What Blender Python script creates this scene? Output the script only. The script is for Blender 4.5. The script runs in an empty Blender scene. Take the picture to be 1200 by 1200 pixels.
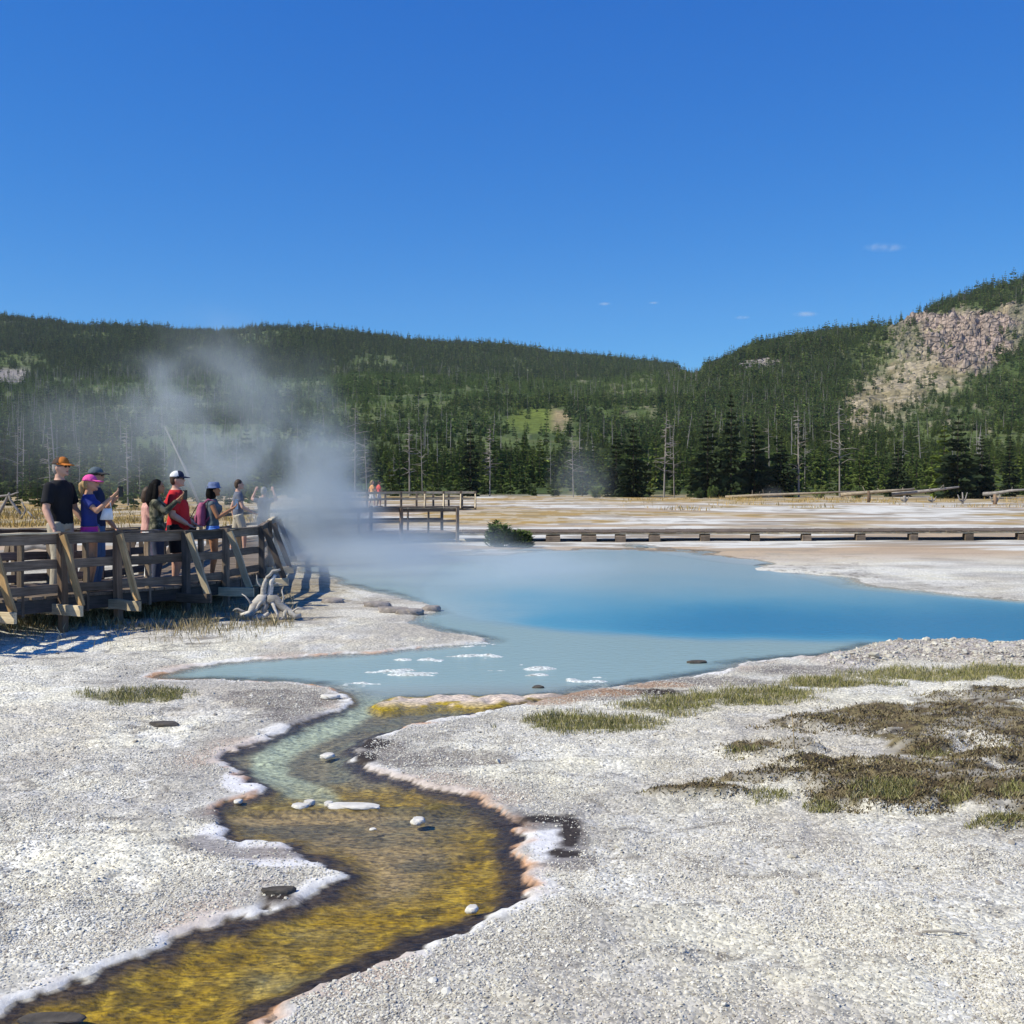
import bpy, bmesh, math, random
import numpy as np
from mathutils import Vector, Matrix, Euler
random.seed(7); rng = np.random.default_rng(7)
C = bpy.context.scene.collection
S = bpy.context.scene
# ------------------------------------------------------------------ camera
F = 1250.0; H = 2.1; PITCH = math.atan(38 / F)
cam = bpy.data.cameras.new('camera'); cam.sensor_width = 36; cam.lens = 36 * F / 1200
cam.clip_start = 0.1; cam.clip_end = 30000
camo = bpy.data.objects.new('camera', cam); C.objects.link(camo)
camo.location = (0, 0, H); camo.rotation_euler = (math.pi / 2 - PITCH, 0, 0); S.camera = camo
# ------------------------------------------------------------------ light
SUN_XY = Vector((-0.88, -0.30)).normalized(); SUN_EL = math.radians(44)
world = bpy.data.worlds.new('World'); S.world = world; world.use_nodes = True
wn = world.node_tree; bg = wn.nodes['Background']
sky = wn.nodes.new('ShaderNodeTexSky'); sky.sky_type = 'NISHITA'; sky.sun_disc = False
sky.sun_elevation = SUN_EL; sky.sun_rotation = math.atan2(SUN_XY.x, SUN_XY.y) % (2 * math.pi)
sky.altitude = 2300; sky.air_density = 0.75; sky.dust_density = 0.0; sky.ozone_density = 3.0
hsv = wn.nodes.new('ShaderNodeHueSaturation'); hsv.inputs['Saturation'].default_value = 1.32
hsv.inputs['Value'].default_value = 1.0
wn.links.new(sky.outputs[0], hsv.inputs['Color']); sepc = wn.nodes.new('ShaderNodeSeparateColor'); cmb = wn.nodes.new('ShaderNodeCombineColor'); wn.links.new(hsv.outputs[0], sepc.inputs[0])
def chan(i, p, k):   # film response of the sky's colour: green and blue compressed
    a = wn.nodes.new('ShaderNodeMath'); a.operation = 'POWER'; a.inputs[1].default_value = p; b = wn.nodes.new('ShaderNodeMath'); b.operation = 'MULTIPLY'; b.inputs[1].default_value = k
    wn.links.new(sepc.outputs[i], a.inputs[0]); wn.links.new(a.outputs[0], b.inputs[0]); wn.links.new(b.outputs[0], cmb.inputs[i])
chan(0, 1.0, .70); chan(1, .8, 1.05); chan(2, .44, 2.32)
wn.links.new(cmb.outputs[0], bg.inputs[0])
bg.inputs[1].default_value = 0.14
sl = bpy.data.lights.new('sun', 'SUN'); sl.energy = 4.6; sl.angle = math.radians(0.5); sl.color = (1.0, 0.95, 0.77)
so = bpy.data.objects.new('sun', sl); C.objects.link(so)
so.rotation_euler = (-Vector((SUN_XY.x * math.cos(SUN_EL), SUN_XY.y * math.cos(SUN_EL), math.sin(SUN_EL)))).to_track_quat('-Z', 'Y').to_euler()
so.location = (-20, -5, 30)
S.view_settings.view_transform = 'Standard'; S.view_settings.look = 'None'
S.view_settings.exposure = 0.25; S.view_settings.gamma = 1.0; S.view_settings.use_curve_mapping = False
cy = S.cycles
S.render.engine = 'CYCLES'
cy.use_denoising = True; cy.denoiser = 'OPENIMAGEDENOISE'
cy.max_bounces = 6; cy.diffuse_bounces = 2; cy.glossy_bounces = 2; cy.transmission_bounces = 2; cy.transparent_max_bounces = 12
cy.volume_bounces = 1; cy.volume_step_rate = 2.0; cy.volume_max_steps = 48
cy.caustics_reflective = False; cy.caustics_refractive = False

# ------------------------------------------------------------------ helpers
cp, sp_ = math.cos(PITCH), math.sin(PITCH)
def ray(px, py):
    u = (px - 600) / F; v = (600 - py) / F
    return u, cp + v * sp_, -sp_ + v * cp
def at(px, py, z=0.0):
    dx, dy, dz = ray(px, py); t = (z - H) / dz
    return (dx * t, dy * t)
def atd(px, py, d):
    dx, dy, dz = ray(px, py); t = d / dy
    return Vector((dx * t, d, H + dz * t))
def xd(px, d):
    return (px - 600) / F * d
def proj(x, y, z):
    zz = z - H
    f = y * cp - zz * sp_; v = y * sp_ + zz * cp
    f = np.maximum(f, 1e-3)
    return 600 + F * x / f, 600 - F * v / f
def tag(o, label=None, cat=None, group=None, kind=None):
    if label: o['label'] = label
    if cat: o['category'] = cat
    if group: o['group'] = group
    if kind: o['kind'] = kind
    return o
def empty(name, loc, rz=0.0, label=None, cat=None, group=None):
    o = bpy.data.objects.new(name, None); C.objects.link(o); o.location = loc; o.rotation_euler = (0, 0, rz)
    o.empty_display_size = .1
    return tag(o, label, cat, group)
def link(name, me, mat=None, parent=None, loc=None):
    o = bpy.data.objects.new(name, me); C.objects.link(o)
    if mat is not None and not me.materials: me.materials.append(mat)
    if parent: o.parent = parent
    if loc is not None: o.location = loc
    return o
def npmesh(name, V, Fc, smooth=False):
    me = bpy.data.meshes.new(name); V = np.asarray(V, np.float32); Fc = np.asarray(Fc, np.int32)
    n = Fc.shape[1]
    me.vertices.add(len(V)); me.vertices.foreach_set('co', V.ravel())
    me.loops.add(Fc.size); me.loops.foreach_set('vertex_index', Fc.ravel())
    me.polygons.add(len(Fc)); me.polygons.foreach_set('loop_start', np.arange(0, Fc.size, n, dtype=np.int32))
    me.polygons.foreach_set('use_smooth', np.full(len(Fc), smooth))
    me.update(calc_edges=True); return me
def colattr(me, name, rgb):
    a = me.color_attributes.new(name, 'FLOAT_COLOR', 'POINT')
    rgba = np.ones((len(rgb), 4), np.float32); rgba[:, :3] = rgb
    a.data.foreach_set('color', rgba.ravel())
def fattr(me, name, v):
    a = me.attributes.new(name, 'FLOAT', 'POINT'); a.data.foreach_set('value', np.asarray(v, np.float32))
# value noise
def _h(ix, iy, s):
    h = (ix.astype(np.int64) * 374761393 + iy.astype(np.int64) * 668265263 + s * 974634211) & 0xffffffff
    h = ((h ^ (h >> 13)) * 1274126177) & 0xffffffff
    return ((h ^ (h >> 16)) & 0xffff) / 65535.0
def vn(x, y, s=0):
    x = np.asarray(x, float); y = np.asarray(y, float)
    ix = np.floor(x); iy = np.floor(y); fx = x - ix; fy = y - iy
    fx = fx * fx * (3 - 2 * fx); fy = fy * fy * (3 - 2 * fy)
    a = _h(ix, iy, s); b = _h(ix + 1, iy, s); c = _h(ix, iy + 1, s); d = _h(ix + 1, iy + 1, s)
    return (a * (1 - fx) + b * fx) * (1 - fy) + (c * (1 - fx) + d * fx) * fy
def fbm(x, y, s=0, o=4):
    r = 0; a = .5; t = 0
    for k in range(o):
        r = r + a * vn(x * 2 ** k + 17.3 * k, y * 2 ** k - 9.1 * k, s + k); t += a; a *= .5
    return r / t
def ss(a, b, x):
    t = np.clip((np.asarray(x, float) - a) / (b - a), 0, 1); return t * t * (3 - 2 * t)
def mixc(c, col, m):
    return c * (1 - m[:, None]) + np.asarray(col)[None, :] * m[:, None] if np.ndim(col) == 1 else c * (1 - m[:, None]) + col * m[:, None]
# ------------------------------------------------------------------ materials
MATS = {}
def nodes(name):
    m = bpy.data.materials.new(name); m.use_nodes = True
    return m, m.node_tree.nodes, m.node_tree.links, m.node_tree.nodes['Principled BSDF']
def simple(name, col, rough=.7, var=.25, scale=30, bump=0.0, bscale=None, spec=.3, aniso=None):
    if name in MATS: return MATS[name]
    m, n, l, b = nodes(name)
    tc = n.new('ShaderNodeTexCoord'); mp = n.new('ShaderNodeMapping'); nz = n.new('ShaderNodeTexNoise')
    l.new(tc.outputs['Object'], mp.inputs[0]); l.new(mp.outputs[0], nz.inputs['Vector'])
    if aniso: mp.inputs['Scale'].default_value = aniso
    nz.inputs['Scale'].default_value = scale; nz.inputs['Detail'].default_value = 5
    mx = n.new('ShaderNodeMix'); mx.data_type = 'RGBA'
    mx.inputs[6].default_value = (*[c * (1 - var) for c in col], 1); mx.inputs[7].default_value = (*[min(1, c * (1 + var)) for c in col], 1)
    rp = n.new('ShaderNodeMapRange'); rp.inputs[1].default_value = .3; rp.inputs[2].default_value = .7
    l.new(nz.outputs[0], rp.inputs[0]); l.new(rp.outputs[0], mx.inputs[0]); l.new(mx.outputs[2], b.inputs['Base Color'])
    b.inputs['Roughness'].default_value = rough; b.inputs['Specular IOR Level'].default_value = spec
    if bump:
        bp = n.new('ShaderNodeBump'); bp.inputs['Strength'].default_value = bump; bp.inputs['Distance'].default_value = .02
        l.new(nz.outputs[0], bp.inputs['Height']); l.new(bp.outputs[0], b.inputs['Normal'])
    MATS[name] = m; return m
def wood(name, col, dark):
    m, n, l, b = nodes(name)
    tc = n.new('ShaderNodeTexCoord'); oi = n.new('ShaderNodeObjectInfo')
    ad = n.new('ShaderNodeVectorMath'); ad.operation = 'ADD'; l.new(tc.outputs['Object'], ad.inputs[0])
    sc_ = n.new('ShaderNodeVectorMath'); sc_.operation = 'SCALE'; sc_.inputs[0].default_value = (13, 7, 5)
    l.new(oi.outputs['Random'], sc_.inputs['Scale']); l.new(sc_.outputs[0], ad.inputs[1])
    mp = n.new('ShaderNodeMapping'); mp.inputs['Scale'].default_value = (1.5, 26, 26); l.new(ad.outputs[0], mp.inputs[0])
    nz = n.new('ShaderNodeTexNoise'); nz.inputs['Scale'].default_value = 1.6; nz.inputs['Detail'].default_value = 6; nz.inputs['Roughness'].default_value = .65
    l.new(mp.outputs[0], nz.inputs['Vector'])
    n2 = n.new('ShaderNodeTexNoise'); n2.inputs['Scale'].default_value = 3.0; n2.inputs['Detail'].default_value = 3; l.new(ad.outputs[0], n2.inputs['Vector'])
    rp = n.new('ShaderNodeMapRange'); rp.inputs[1].default_value = .32; rp.inputs[2].default_value = .68; l.new(nz.outputs[0], rp.inputs[0])
    mx = n.new('ShaderNodeMix'); mx.data_type = 'RGBA'; mx.inputs[6].default_value = (*dark, 1); mx.inputs[7].default_value = (*col, 1)
    l.new(rp.outputs[0], mx.inputs[0])
    hs = n.new('ShaderNodeHueSaturation'); l.new(mx.outputs[2], hs.inputs['Color'])
    a1 = n.new('ShaderNodeMapRange'); a1.inputs[3].default_value = .7; a1.inputs[4].default_value = 1.3; l.new(oi.outputs['Random'], a1.inputs[0])
    a2 = n.new('ShaderNodeMath'); a2.operation = 'MULTIPLY'; l.new(a1.outputs[0], a2.inputs[0])
    a3 = n.new('ShaderNodeMapRange'); a3.inputs[1].default_value = .3; a3.inputs[2].default_value = .7; a3.inputs[3].default_value = .7; a3.inputs[4].default_value = 1.2
    l.new(n2.outputs[0], a3.inputs[0]); l.new(a3.outputs[0], a2.inputs[1]); l.new(a2.outputs[0], hs.inputs['Value'])
    l.new(hs.outputs[0], b.inputs['Base Color']); b.inputs['Roughness'].default_value = .85; b.inputs['Specular IOR Level'].default_value = .2
    bp = n.new('ShaderNodeBump'); bp.inputs['Strength'].default_value = .5; bp.inputs['Distance'].default_value = .01
    l.new(nz.outputs[0], bp.inputs['Height']); l.new(bp.outputs[0], b.inputs['Normal'])
    MATS[name] = m; return m
W_GREY = wood('weathered_wood', (.255, .195, .145), (.115, .085, .062))
W_TAN = wood('tan_wood', (.60, .40, .20), (.33, .20, .09))
W_BROWN = wood('brown_wood', (.30, .20, .13), (.16, .105, .07))
W_PALE = wood('pale_wood', (.72, .60, .41), (.48, .37, .23))
W_DARK = wood('dark_wood', (.11, .095, .085), (.05, .045, .04))
W_BONE = wood('bleached_wood', (.62, .58, .53), (.36, .32, .28))
def leafmat(name, c1, c2, c3=None):
    m, n, l, b = nodes(name)
    oi = n.new('ShaderNodeObjectInfo'); rp = n.new('ShaderNodeValToRGB')
    e = rp.color_ramp.elements; e[0].color = (*c1, 1); e[1].color = (*c2, 1)
    if c3: k = e.new(.8); k.color = (*c2, 1); e[-1].color = (*c3, 1)
    l.new(oi.outputs['Random'], rp.inputs[0])
    g = n.new('ShaderNodeNewGeometry'); nz = n.new('ShaderNodeTexNoise'); nz.inputs['Scale'].default_value = .8; nz.inputs['Detail'].default_value = 3
    l.new(g.outputs['Position'], nz.inputs['Vector'])
    hs = n.new('ShaderNodeHueSaturation'); l.new(rp.outputs[0], hs.inputs['Color'])
    mr = n.new('ShaderNodeMapRange'); mr.inputs[1].default_value = .3; mr.inputs[2].default_value = .7; mr.inputs[3].default_value = .65; mr.inputs[4].default_value = 1.4
    l.new(nz.outputs[0], mr.inputs[0]); l.new(mr.outputs[0], hs.inputs['Value'])
    l.new(hs.outputs[0], b.inputs['Base Color']); b.inputs['Roughness'].default_value = .75; b.inputs['Specular IOR Level'].default_value = .15
    MATS[name] = m; return m
LEAF = leafmat('pine_needles', (.055, .088, .024), (.11, .15, .032), (.17, .205, .045))
LEAF_DARK = leafmat('dark_pine_needles', (.020, .034, .016), (.040, .058, .022))
LEAF_BRIGHT = leafmat('bright_pine_needles', (.11, .15, .025), (.15, .19, .03))
LEAF_FAR = leafmat('hill_pine_needles', (.042, .072, .026), (.105, .16, .040), (.185, .22, .055))
LEAF_REG = leafmat('young_pine_needles', (.11, .175, .045), (.16, .23, .055), (.20, .26, .07))
BARK = simple('bark', (.10, .075, .055), .9, .4, 8)
SNAGM = simple('snag_wood', (.28, .25, .225), .9, .3, 4)

class MB:
    def __init__(s): s.v = []; s.f = []
    def add(s, vs, fs):
        o = len(s.v); s.v += [tuple(v) for v in vs]; s.f += [tuple(i + o for i in f) for f in fs]
    def tube(s, pts, rad, n=8, cap=True):
        pts = [Vector(p) for p in pts]; vs = []; fs = []; pr = None
        for i, p in enumerate(pts):
            d = (pts[min(i + 1, len(pts) - 1)] - pts[max(i - 1, 0)]).normalized()
            if pr is None: a = d.orthogonal().normalized()
            else:
                a = pr - d * pr.dot(d); a = a.normalized() if a.length > 1e-6 else d.orthogonal().normalized()
            pr = a; b = d.cross(a); r = rad[i] if hasattr(rad, '__len__') else rad
            for k in range(n):
                t = 2 * math.pi * k / n; vs.append(p + (a * math.cos(t) + b * math.sin(t)) * r)
        for i in range(len(pts) - 1):
            for k in range(n):
                k2 = (k + 1) % n; fs.append((i * n + k, i * n + k2, (i + 1) * n + k2, (i + 1) * n + k))
        if cap: fs.append(tuple(range(n - 1, -1, -1))); fs.append(tuple(range((len(pts) - 1) * n, len(pts) * n)))
        s.add(vs, fs); return s
    def ell(s, c, r, rot=None, nu=12, nv=8, zmin=-1.0):
        c = Vector(c); r = r if hasattr(r, '__len__') else (r, r, r); vs = []; fs = []
        t0 = math.asin(max(-1, zmin))
        for j in range(nv + 1):
            t = t0 + (math.pi / 2 - t0) * j / nv
            for i in range(nu):
                a = 2 * math.pi * i / nu
                p = Vector((r[0] * math.cos(t) * math.cos(a), r[1] * math.cos(t) * math.sin(a), r[2] * math.sin(t)))
                if rot: p = rot @ p
                vs.append(c + p)
        for j in range(nv):
            for i in range(nu):
                i2 = (i + 1) % nu; fs.append((j * nu + i, j * nu + i2, (j + 1) * nu + i2, (j + 1) * nu + i))
        fs.append(tuple(range(nu - 1, -1, -1))); fs.append(tuple(range(nv * nu, (nv + 1) * nu)))
        s.add(vs, fs); return s
    def loft(s, rings, n=16):   # rings: (x,y,z,rx,ry)
        vs = []; fs = []
        for (x, y, z, rx, ry) in rings:
            for k in range(n):
                a = 2 * math.pi * k / n; vs.append((x + rx * math.cos(a), y + ry * math.sin(a), z))
        for i in range(len(rings) - 1):
            for k in range(n):
                k2 = (k + 1) % n; fs.append((i * n + k, i * n + k2, (i + 1) * n + k2, (i + 1) * n + k))
        fs.append(tuple(range(n - 1, -1, -1))); fs.append(tuple(range((len(rings) - 1) * n, len(rings) * n)))
        s.add(vs, fs); return s
    def box(s, c, h, rot=None):
        c = Vector(c); vs = []
        for x in (-1, 1):
            for y in (-1, 1):
                for z in (-1, 1):
                    p = Vector((x * h[0], y * h[1], z * h[2])); p = rot @ p if rot else p; vs.append(c + p)
        s.add(vs, [(0, 1, 3, 2), (4, 6, 7, 5), (0, 4, 5, 1), (2, 3, 7, 6), (0, 2, 6, 4), (1, 5, 7, 3)]); return s
    def mesh(s, name, smooth=True):
        me = bpy.data.meshes.new(name); me.from_pydata(s.v, [], s.f); me.update()
        me.polygons.foreach_set('use_smooth', [smooth] * len(me.polygons)); return me
    def build(s, name, mat, parent=None, loc=None, smooth=True):
        return link(name, s.mesh(name, smooth), mat, parent, loc)
# ------------------------------------------------------------------ ground sheet
WZ = -0.015
OUT = [(178,794),(215,784),(270,776),(330,771),(400,767),(450,764),(500,759),(530,756),(572,751),(545,744),(510,738),(482,729),(488,722),(512,717),(512,709),(480,702),(430,690),(395,674),(400,662),(450,654),(560,648),(640,645),(700,642),(770,641),(850,654),(930,664),(1000,684),(1090,694),(1200,704),(1420,712),
 (1420,757),(1200,754),(1100,753),(1035,753),(985,766),(925,771),(868,777),(855,785),(800,794),(740,803),(690,809),(650,818),(600,827),(560,836),(500,846),(455,858),(428,868),(413,884),(424,899),(455,911),(500,923),(552,937),(592,957),(610,976),(604,1003),(612,1030),(622,1050),(600,1062),(560,1085),(500,1106),(440,1131),(370,1161),(328,1180),(290,1205),(230,1260),
 (-160,1260),(-60,1212),(0,1187),(60,1161),(130,1136),(200,1106),(280,1076),(345,1058),(382,1042),(396,1026),(372,1010),(330,990),(285,984),(264,974),(254,948),(270,938),(306,929),(298,919),(275,903),(258,888),(300,872),(350,849),(398,832),(411,822),(398,811),(365,802),(310,799),(250,797),(200,797)]
def spline(P, k=4, closed=True):
    P = np.array(P, float); n = len(P); out = []
    for i in range(n):
        p0, p1, p2, p3 = P[(i - 1) % n], P[i], P[(i + 1) % n], P[(i + 2) % n]
        for t in np.linspace(0, 1, k, endpoint=False):
            out.append(.5 * ((2 * p1) + (-p0 + p2) * t + (2 * p0 - 5 * p1 + 4 * p2 - p3) * t * t + (-p0 + 3 * p1 - 3 * p2 + p3) * t ** 3))
    return np.array(out)
POLY = np.array([at(px, py, WZ) for px, py in spline(OUT, 4)])
def sdf_poly(x, y, P):
    A = P; B = np.roll(P, -1, 0); res = np.empty(len(x))
    for i in range(0, len(x), 20000):
        X = x[i:i + 20000, None].astype(np.float32); Y = y[i:i + 20000, None].astype(np.float32)
        ex = (B - A)[:, 0].astype(np.float32); ey = (B - A)[:, 1].astype(np.float32); wx = X - A[:, 0].astype(np.float32); wy = Y - A[:, 1].astype(np.float32)
        t = np.clip((wx * ex + wy * ey) / (ex * ex + ey * ey + 1e-9), 0, 1)
        d = ((wx - ex * t) ** 2 + (wy - ey * t) ** 2).min(1)
        c1 = (A[:, 1] <= Y) & (B[:, 1] > Y) & (ex * wy - ey * wx > 0)
        c2 = (A[:, 1] > Y) & (B[:, 1] <= Y) & (ex * wy - ey * wx < 0)
        wn_ = c1.sum(1) - c2.sum(1)
        res[i:i + 20000] = np.sqrt(d) * np.where(wn_ != 0, -1, 1)
    return res
def sdf(x, y):
    s = np.full(len(x), 6.0); m = (x > -14) & (x < 24) & (y > 2.5) & (y < 38)
    s[m] = sdf_poly(x[m], y[m], POLY)
    j = (vn(x * 8, y * 8, 3) - .5) * .10 + (vn(x * 19, y * 19, 4) - .5) * .06 + (vn(x * 3, y * 2, 5) - .5) * .08 * np.clip((y - 6) / 10, 0, 3) + (fbm(x * .55, y * .4, 6, 4) - .5) * 4.5 * ss(19, 26, y)
    return s + j
def ell_mask(px, py, L):
    m = np.full(len(px), -3.0)
    for (cx, cy_, rx, ry) in L:
        m = np.maximum(m, 1 - np.sqrt(((px - cx) / rx) ** 2 + ((py - cy_) / ry) ** 2))
    return m
ISLES = [(600,781,75,7),(690,795,40,6),(545,754,50,6),(480,787,70,5),(560,768,60,4),(650,788,60,5),(430,800,50,4),(500,772,60,3)]
MOUND = [(480,821,38,9),(530,818,50,8),(590,818,48,8),(640,815,40,6),(455,826,24,7),(560,823,50,8)]
MOUND2 = [(385,815,30,9),(405,821,14,6)]
BAR = [(330,944,70,3.5),(400,945,90,4),(470,944,70,4),(520,941,30,3)]
MOSS = [(1130,850,130,26),(1040,848,90,16),(960,853,60,9),(1200,862,90,30),(1160,822,80,10),(1090,880,50,9),(1090,925,140,26),(1180,935,90,28),(1000,930,60,22),(1050,948,70,14),(1170,895,70,12),(900,886,70,8),(960,905,60,7),(905,918,80,5),(820,935,70,4),(1195,978,50,6)]
GREEN = [(700,849,100,9),(660,850,55,13),(790,830,80,8),(850,822,90,8),(900,812,60,7),(950,800,40,5),(1060,792,90,8),(1150,790,80,9),(1200,792,60,9),(980,803,70,4),(140,818,48,8),(190,815,34,8)]
RIM = [(1100,764,110,14),(1200,766,120,14),(1040,768,60,10),(990,775,50,7)]
def height(x, y):
    s = sdf(x, y)
    px, py = proj(x, y, 0 * x)
    out = (fbm(x / 2.2, y / 2.2, 11, 4) - .5) * .05 * (1 - ss(40, 90, y)) + (fbm(x * 3, y * 3, 15, 3) - .5) * .018 * (1 - ss(14, 24, y))
    out += .03 * ss(.5, 3, s)
    w = np.where(y < 14, .034, .036 + (y - 14) * .05)
    bank = np.clip(s / w, 0, 1)
    lip = .005 * np.exp(-((s - .07) / .04) ** 2) * (y < 16)
    out = out * ss(.05, .8, s); zo = WZ - .008 + .024 * bank + out + lip * .4 + ((vn(x * 12, y * 8, 18) - .5) * .018 + (fbm(x * 3.2, y * 6, 19, 3) - .5) * .045) * ss(.15, .6, s) * (y < 16)
    deep = ss(.1, 3.0, -s)
    zi = WZ - .008 - .038 * ss(0, .25, -s) - .5 * deep * ss(10.5, 13, y)
    z = np.where(s > 0, zo, zi)
    z = np.where(s < 0, np.maximum(z, WZ + np.where(y > 20, .28, .13) * (fbm(x * np.where(y > 20, .8, 3.2), y * np.where(y > 20, 1.6, 13), 8, 5) - np.where(y > 20, .52, .57) - .4 * (1 - ss(0, .45, ell_mask(px, py, ISLES))))), z) * 1.0
    no = (vn(x * 10, y * 7, 9) - .5) * .03
    m2 = np.maximum(ell_mask(px, py, MOUND), ell_mask(px, py, MOUND2)); z = np.where((m2 > 0) & (s < .1), np.maximum(z, WZ - .025 + .042 * ss(0, .5, m2) + no), z)
    m3 = ell_mask(px, py, BAR); z = np.where((m3 > 0) & (s < .1), np.maximum(z, WZ - .03 + .034 * ss(0, .6, m3) + no), z)
    ms = ss(.0, .35, ell_mask(px, py, MOSS) + (fbm(x * 2.5, y * 2.5, 21) - .5) * .8)
    z += (s > .15) * ms * (.02 + .07 * fbm(x * 7, y * 7, 22, 3) * ss(3, 6, y))
    rm = ss(.0, .4, ell_mask(px, py, RIM) + (fbm(x * 3, y * 3, 23) - .5) * .4) * ss(.0, .25, s)
    z += rm * (.05 + .12 * np.abs(fbm(x * 6, y * 3, 24, 3) - .45))
    # eroded step in the sinter on the right and hollow beside the stream bend
    st = fbm(x * 1.2, y * 3, 33, 3); z += .012 * ss(.5, .53, st) * (s > .3) * (y < 16)
    z = z + .0 * px
    # gentle rise towards the meadow
    z = z + np.where(s > 0, -.06 * ss(31, 35.5, y), 0) + .005 * np.clip(y - 39, 0, 90)
    return z, s, px, py
xs = np.concatenate([-np.geomspace(45.5, 1500, 40)[::-1], np.arange(-45, -9.2, .5), np.arange(-8.95, -3.5, .065), np.arange(-3.5, 2.5, .03), np.arange(2.5, 10, .06), np.arange(10.2, 45, .5), np.geomspace(45.5, 1500, 40)])
ys = [2.4]
while ys[-1] < 2200:
    y = ys[-1]; ys.append(y + (.03 if y < 9 else .03 + (y - 9) * .008 if y < 40 else .278 + (y - 40) * .03))
ys = np.array(ys); NX, NY = len(xs), len(ys)
GX, GY = np.meshgrid(xs, ys); gx = GX.ravel(); gy = GY.ravel()
gz, gs, gpx, gpy = height(gx, gy)
idx = np.arange(NX * NY).reshape(NY, NX)
quads = np.stack([idx[:-1, :-1], idx[:-1, 1:], idx[1:, 1:], idx[1:, :-1]], -1).reshape(-1, 4)
gme = npmesh('ground', np.stack([gx, gy, gz], 1), quads, True)
# ---- colours (what each patch of ground is made of)
def ground_cols():
    n = len(gx); n1 = fbm(gx * .9, gy * .9, 41); n2 = fbm(gx * 4, gy * 4, 42); n3 = fbm(gx * 12, gy * 12, 43, 3); nf = fbm(gx / 9, gy / 2.2, 44); nf2 = fbm(gx / 3, gy / .8, 45)
    c = np.tile(np.array([.63, .59, .48]), (n, 1))
    c = mixc(c, [.42, .39, .345], ss(.42, .62, n1) * .75)
    c = mixc(c, [.64, .63, .61], ss(.5, .7, n2) * .5)
    c = mixc(c, [.27, .235, .19], ss(.58, .70, n2 * .5 + n1 * .5) * .5); c = mixc(c, [.42, .37, .30], ss(.5, .66, fbm(gx * .5, gy * .5, 40)) * .5)
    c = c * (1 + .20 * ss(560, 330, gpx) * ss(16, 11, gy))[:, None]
    c = mixc(c, [.70, .67, .60], ss(.5, .62, fbm(gx * .8, gy * 1.6, 53, 4)) * .5)
    rg = np.abs(fbm(gx * 1.1, gy * 2.6, 48, 5) - .5); c = mixc(c, [.22, .195, .165], ss(.030, .006, rg) * ss(.44, .56, fbm(gx * .7, gy * .7, 50)) * .8)
    # far flats: white sinter with tan strips, ochre meadow
    far = ss(24, 32, gy)
    cf = np.tile(np.array([.68, .65, .58]), (n, 1)); cf = mixc(cf, [.42, .28, .15], ss(.50, .57, nf) * .8); cf = mixc(cf, [.24, .19, .14], ss(.55, .63, nf2) * .75); cf = mixc(cf, [.30, .25, .19], ss(.54, .62, fbm(gx * .8, gy * 1.4, 46)) * .55)
    cf = mixc(cf, [.50, .36, .24], ss(.50, .62, nf2 * .5 + nf * .5) * ss(38, 30, gy) * .7)
    och = np.clip(ss(.50, .56, fbm(gx / 11, gy / 9, 47)) * ss(42, 52, gy) + ss(76, 90, gy + (nf2 - .5) * 30) * ss(.40, .52, fbm(gx / 20, gy / 12, 49) + ss(350, 1000, gpx) * .12), 0, 1)
    left = ss(330, 230, gpx) * ss(40, 50, gy); och = np.maximum(och * (1 - .0 * left), left)
    co = mixc(np.tile(np.array([.42, .27, .085]), (n, 1)), [.30, .23, .12], ss(.4, .6, nf2)); co = mixc(co, [.56, .48, .36], ss(.5, .6, fbm(gx * .9, gy * .7, 52, 4)) * .7)
    cf = mixc(cf, co, och); cf = mixc(cf, [.16, .15, .07], ss(108, 122, gy + (nf2 - .5) * 14))
    c = mixc(c, cf, far)
    # soil beneath the boardwalk
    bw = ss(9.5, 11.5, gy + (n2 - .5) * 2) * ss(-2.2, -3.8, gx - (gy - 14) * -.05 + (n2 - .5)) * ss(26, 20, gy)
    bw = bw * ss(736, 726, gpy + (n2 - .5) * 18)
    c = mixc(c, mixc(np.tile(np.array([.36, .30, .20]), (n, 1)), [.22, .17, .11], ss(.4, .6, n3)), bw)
    out = gs > 0
    # wet / stained margins
    near = ss(15, 12, gy)
    dk = np.array([.075, .05, .034])
    sh = ss(.75, .25, gs + (n2 - .5) * .9) * near * out; c = mixc(c, [.30, .275, .25], sh * .55 * ss(.4, .6, n1 + .1))
    bl = ss(250, 420, gpy * 0 + gpx) # right bank
    crust = ss(-.01, .02, gs) * ss(.15, .03, gs + (n2 - .5) * .26 + (n3 - .5) * .16) * near; c = mixc(c, [.80, .77, .73], crust * .85)
    pud = ss(.0, .3, ell_mask(gpx, gpy, [(650,990,34,26),(330,1003,80,17),(262,985,45,22),(285,915,30,16)]) + (n3 - .5) * .3) * out; c = mixc(c, [.76, .74, .74], pud * .9)
    orange = ss(.09, .02, gs + (n2 - .5) * .12) * near * out * ss(.55, .63, fbm(gx * 1.6, gy * 1.6, 55) + (n3 - .5) * .15); c = mixc(c, [.52, .25, .10], orange * .85)
    pink = ss(.45, .1, gs) * out * ss(.54, .66, fbm(gx * 1.1, gy * 1.1, 57)) * near; c = mixc(c, [.50, .36, .27], pink * .55)
    # dark wet ground right of the bends
    wet = ss(.0, .35, ell_mask(gpx, gpy, [(445,877,42,14),(520,890,110,12),(672,985,22,34),(640,965,50,10),(670,1010,40,12),(250,955,40,10),(235,990,45,14),(700,815,90,8),(830,800,90,7),(950,785,90,6),(325,820,85,14),(345,838,50,12),(330,1052,26,9),(300,1000,90,8),(600,960,40,8)]) + (n3 - .5) * .55) * out
    c = mixc(c, [.17, .145, .13], wet * .75)
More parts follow.
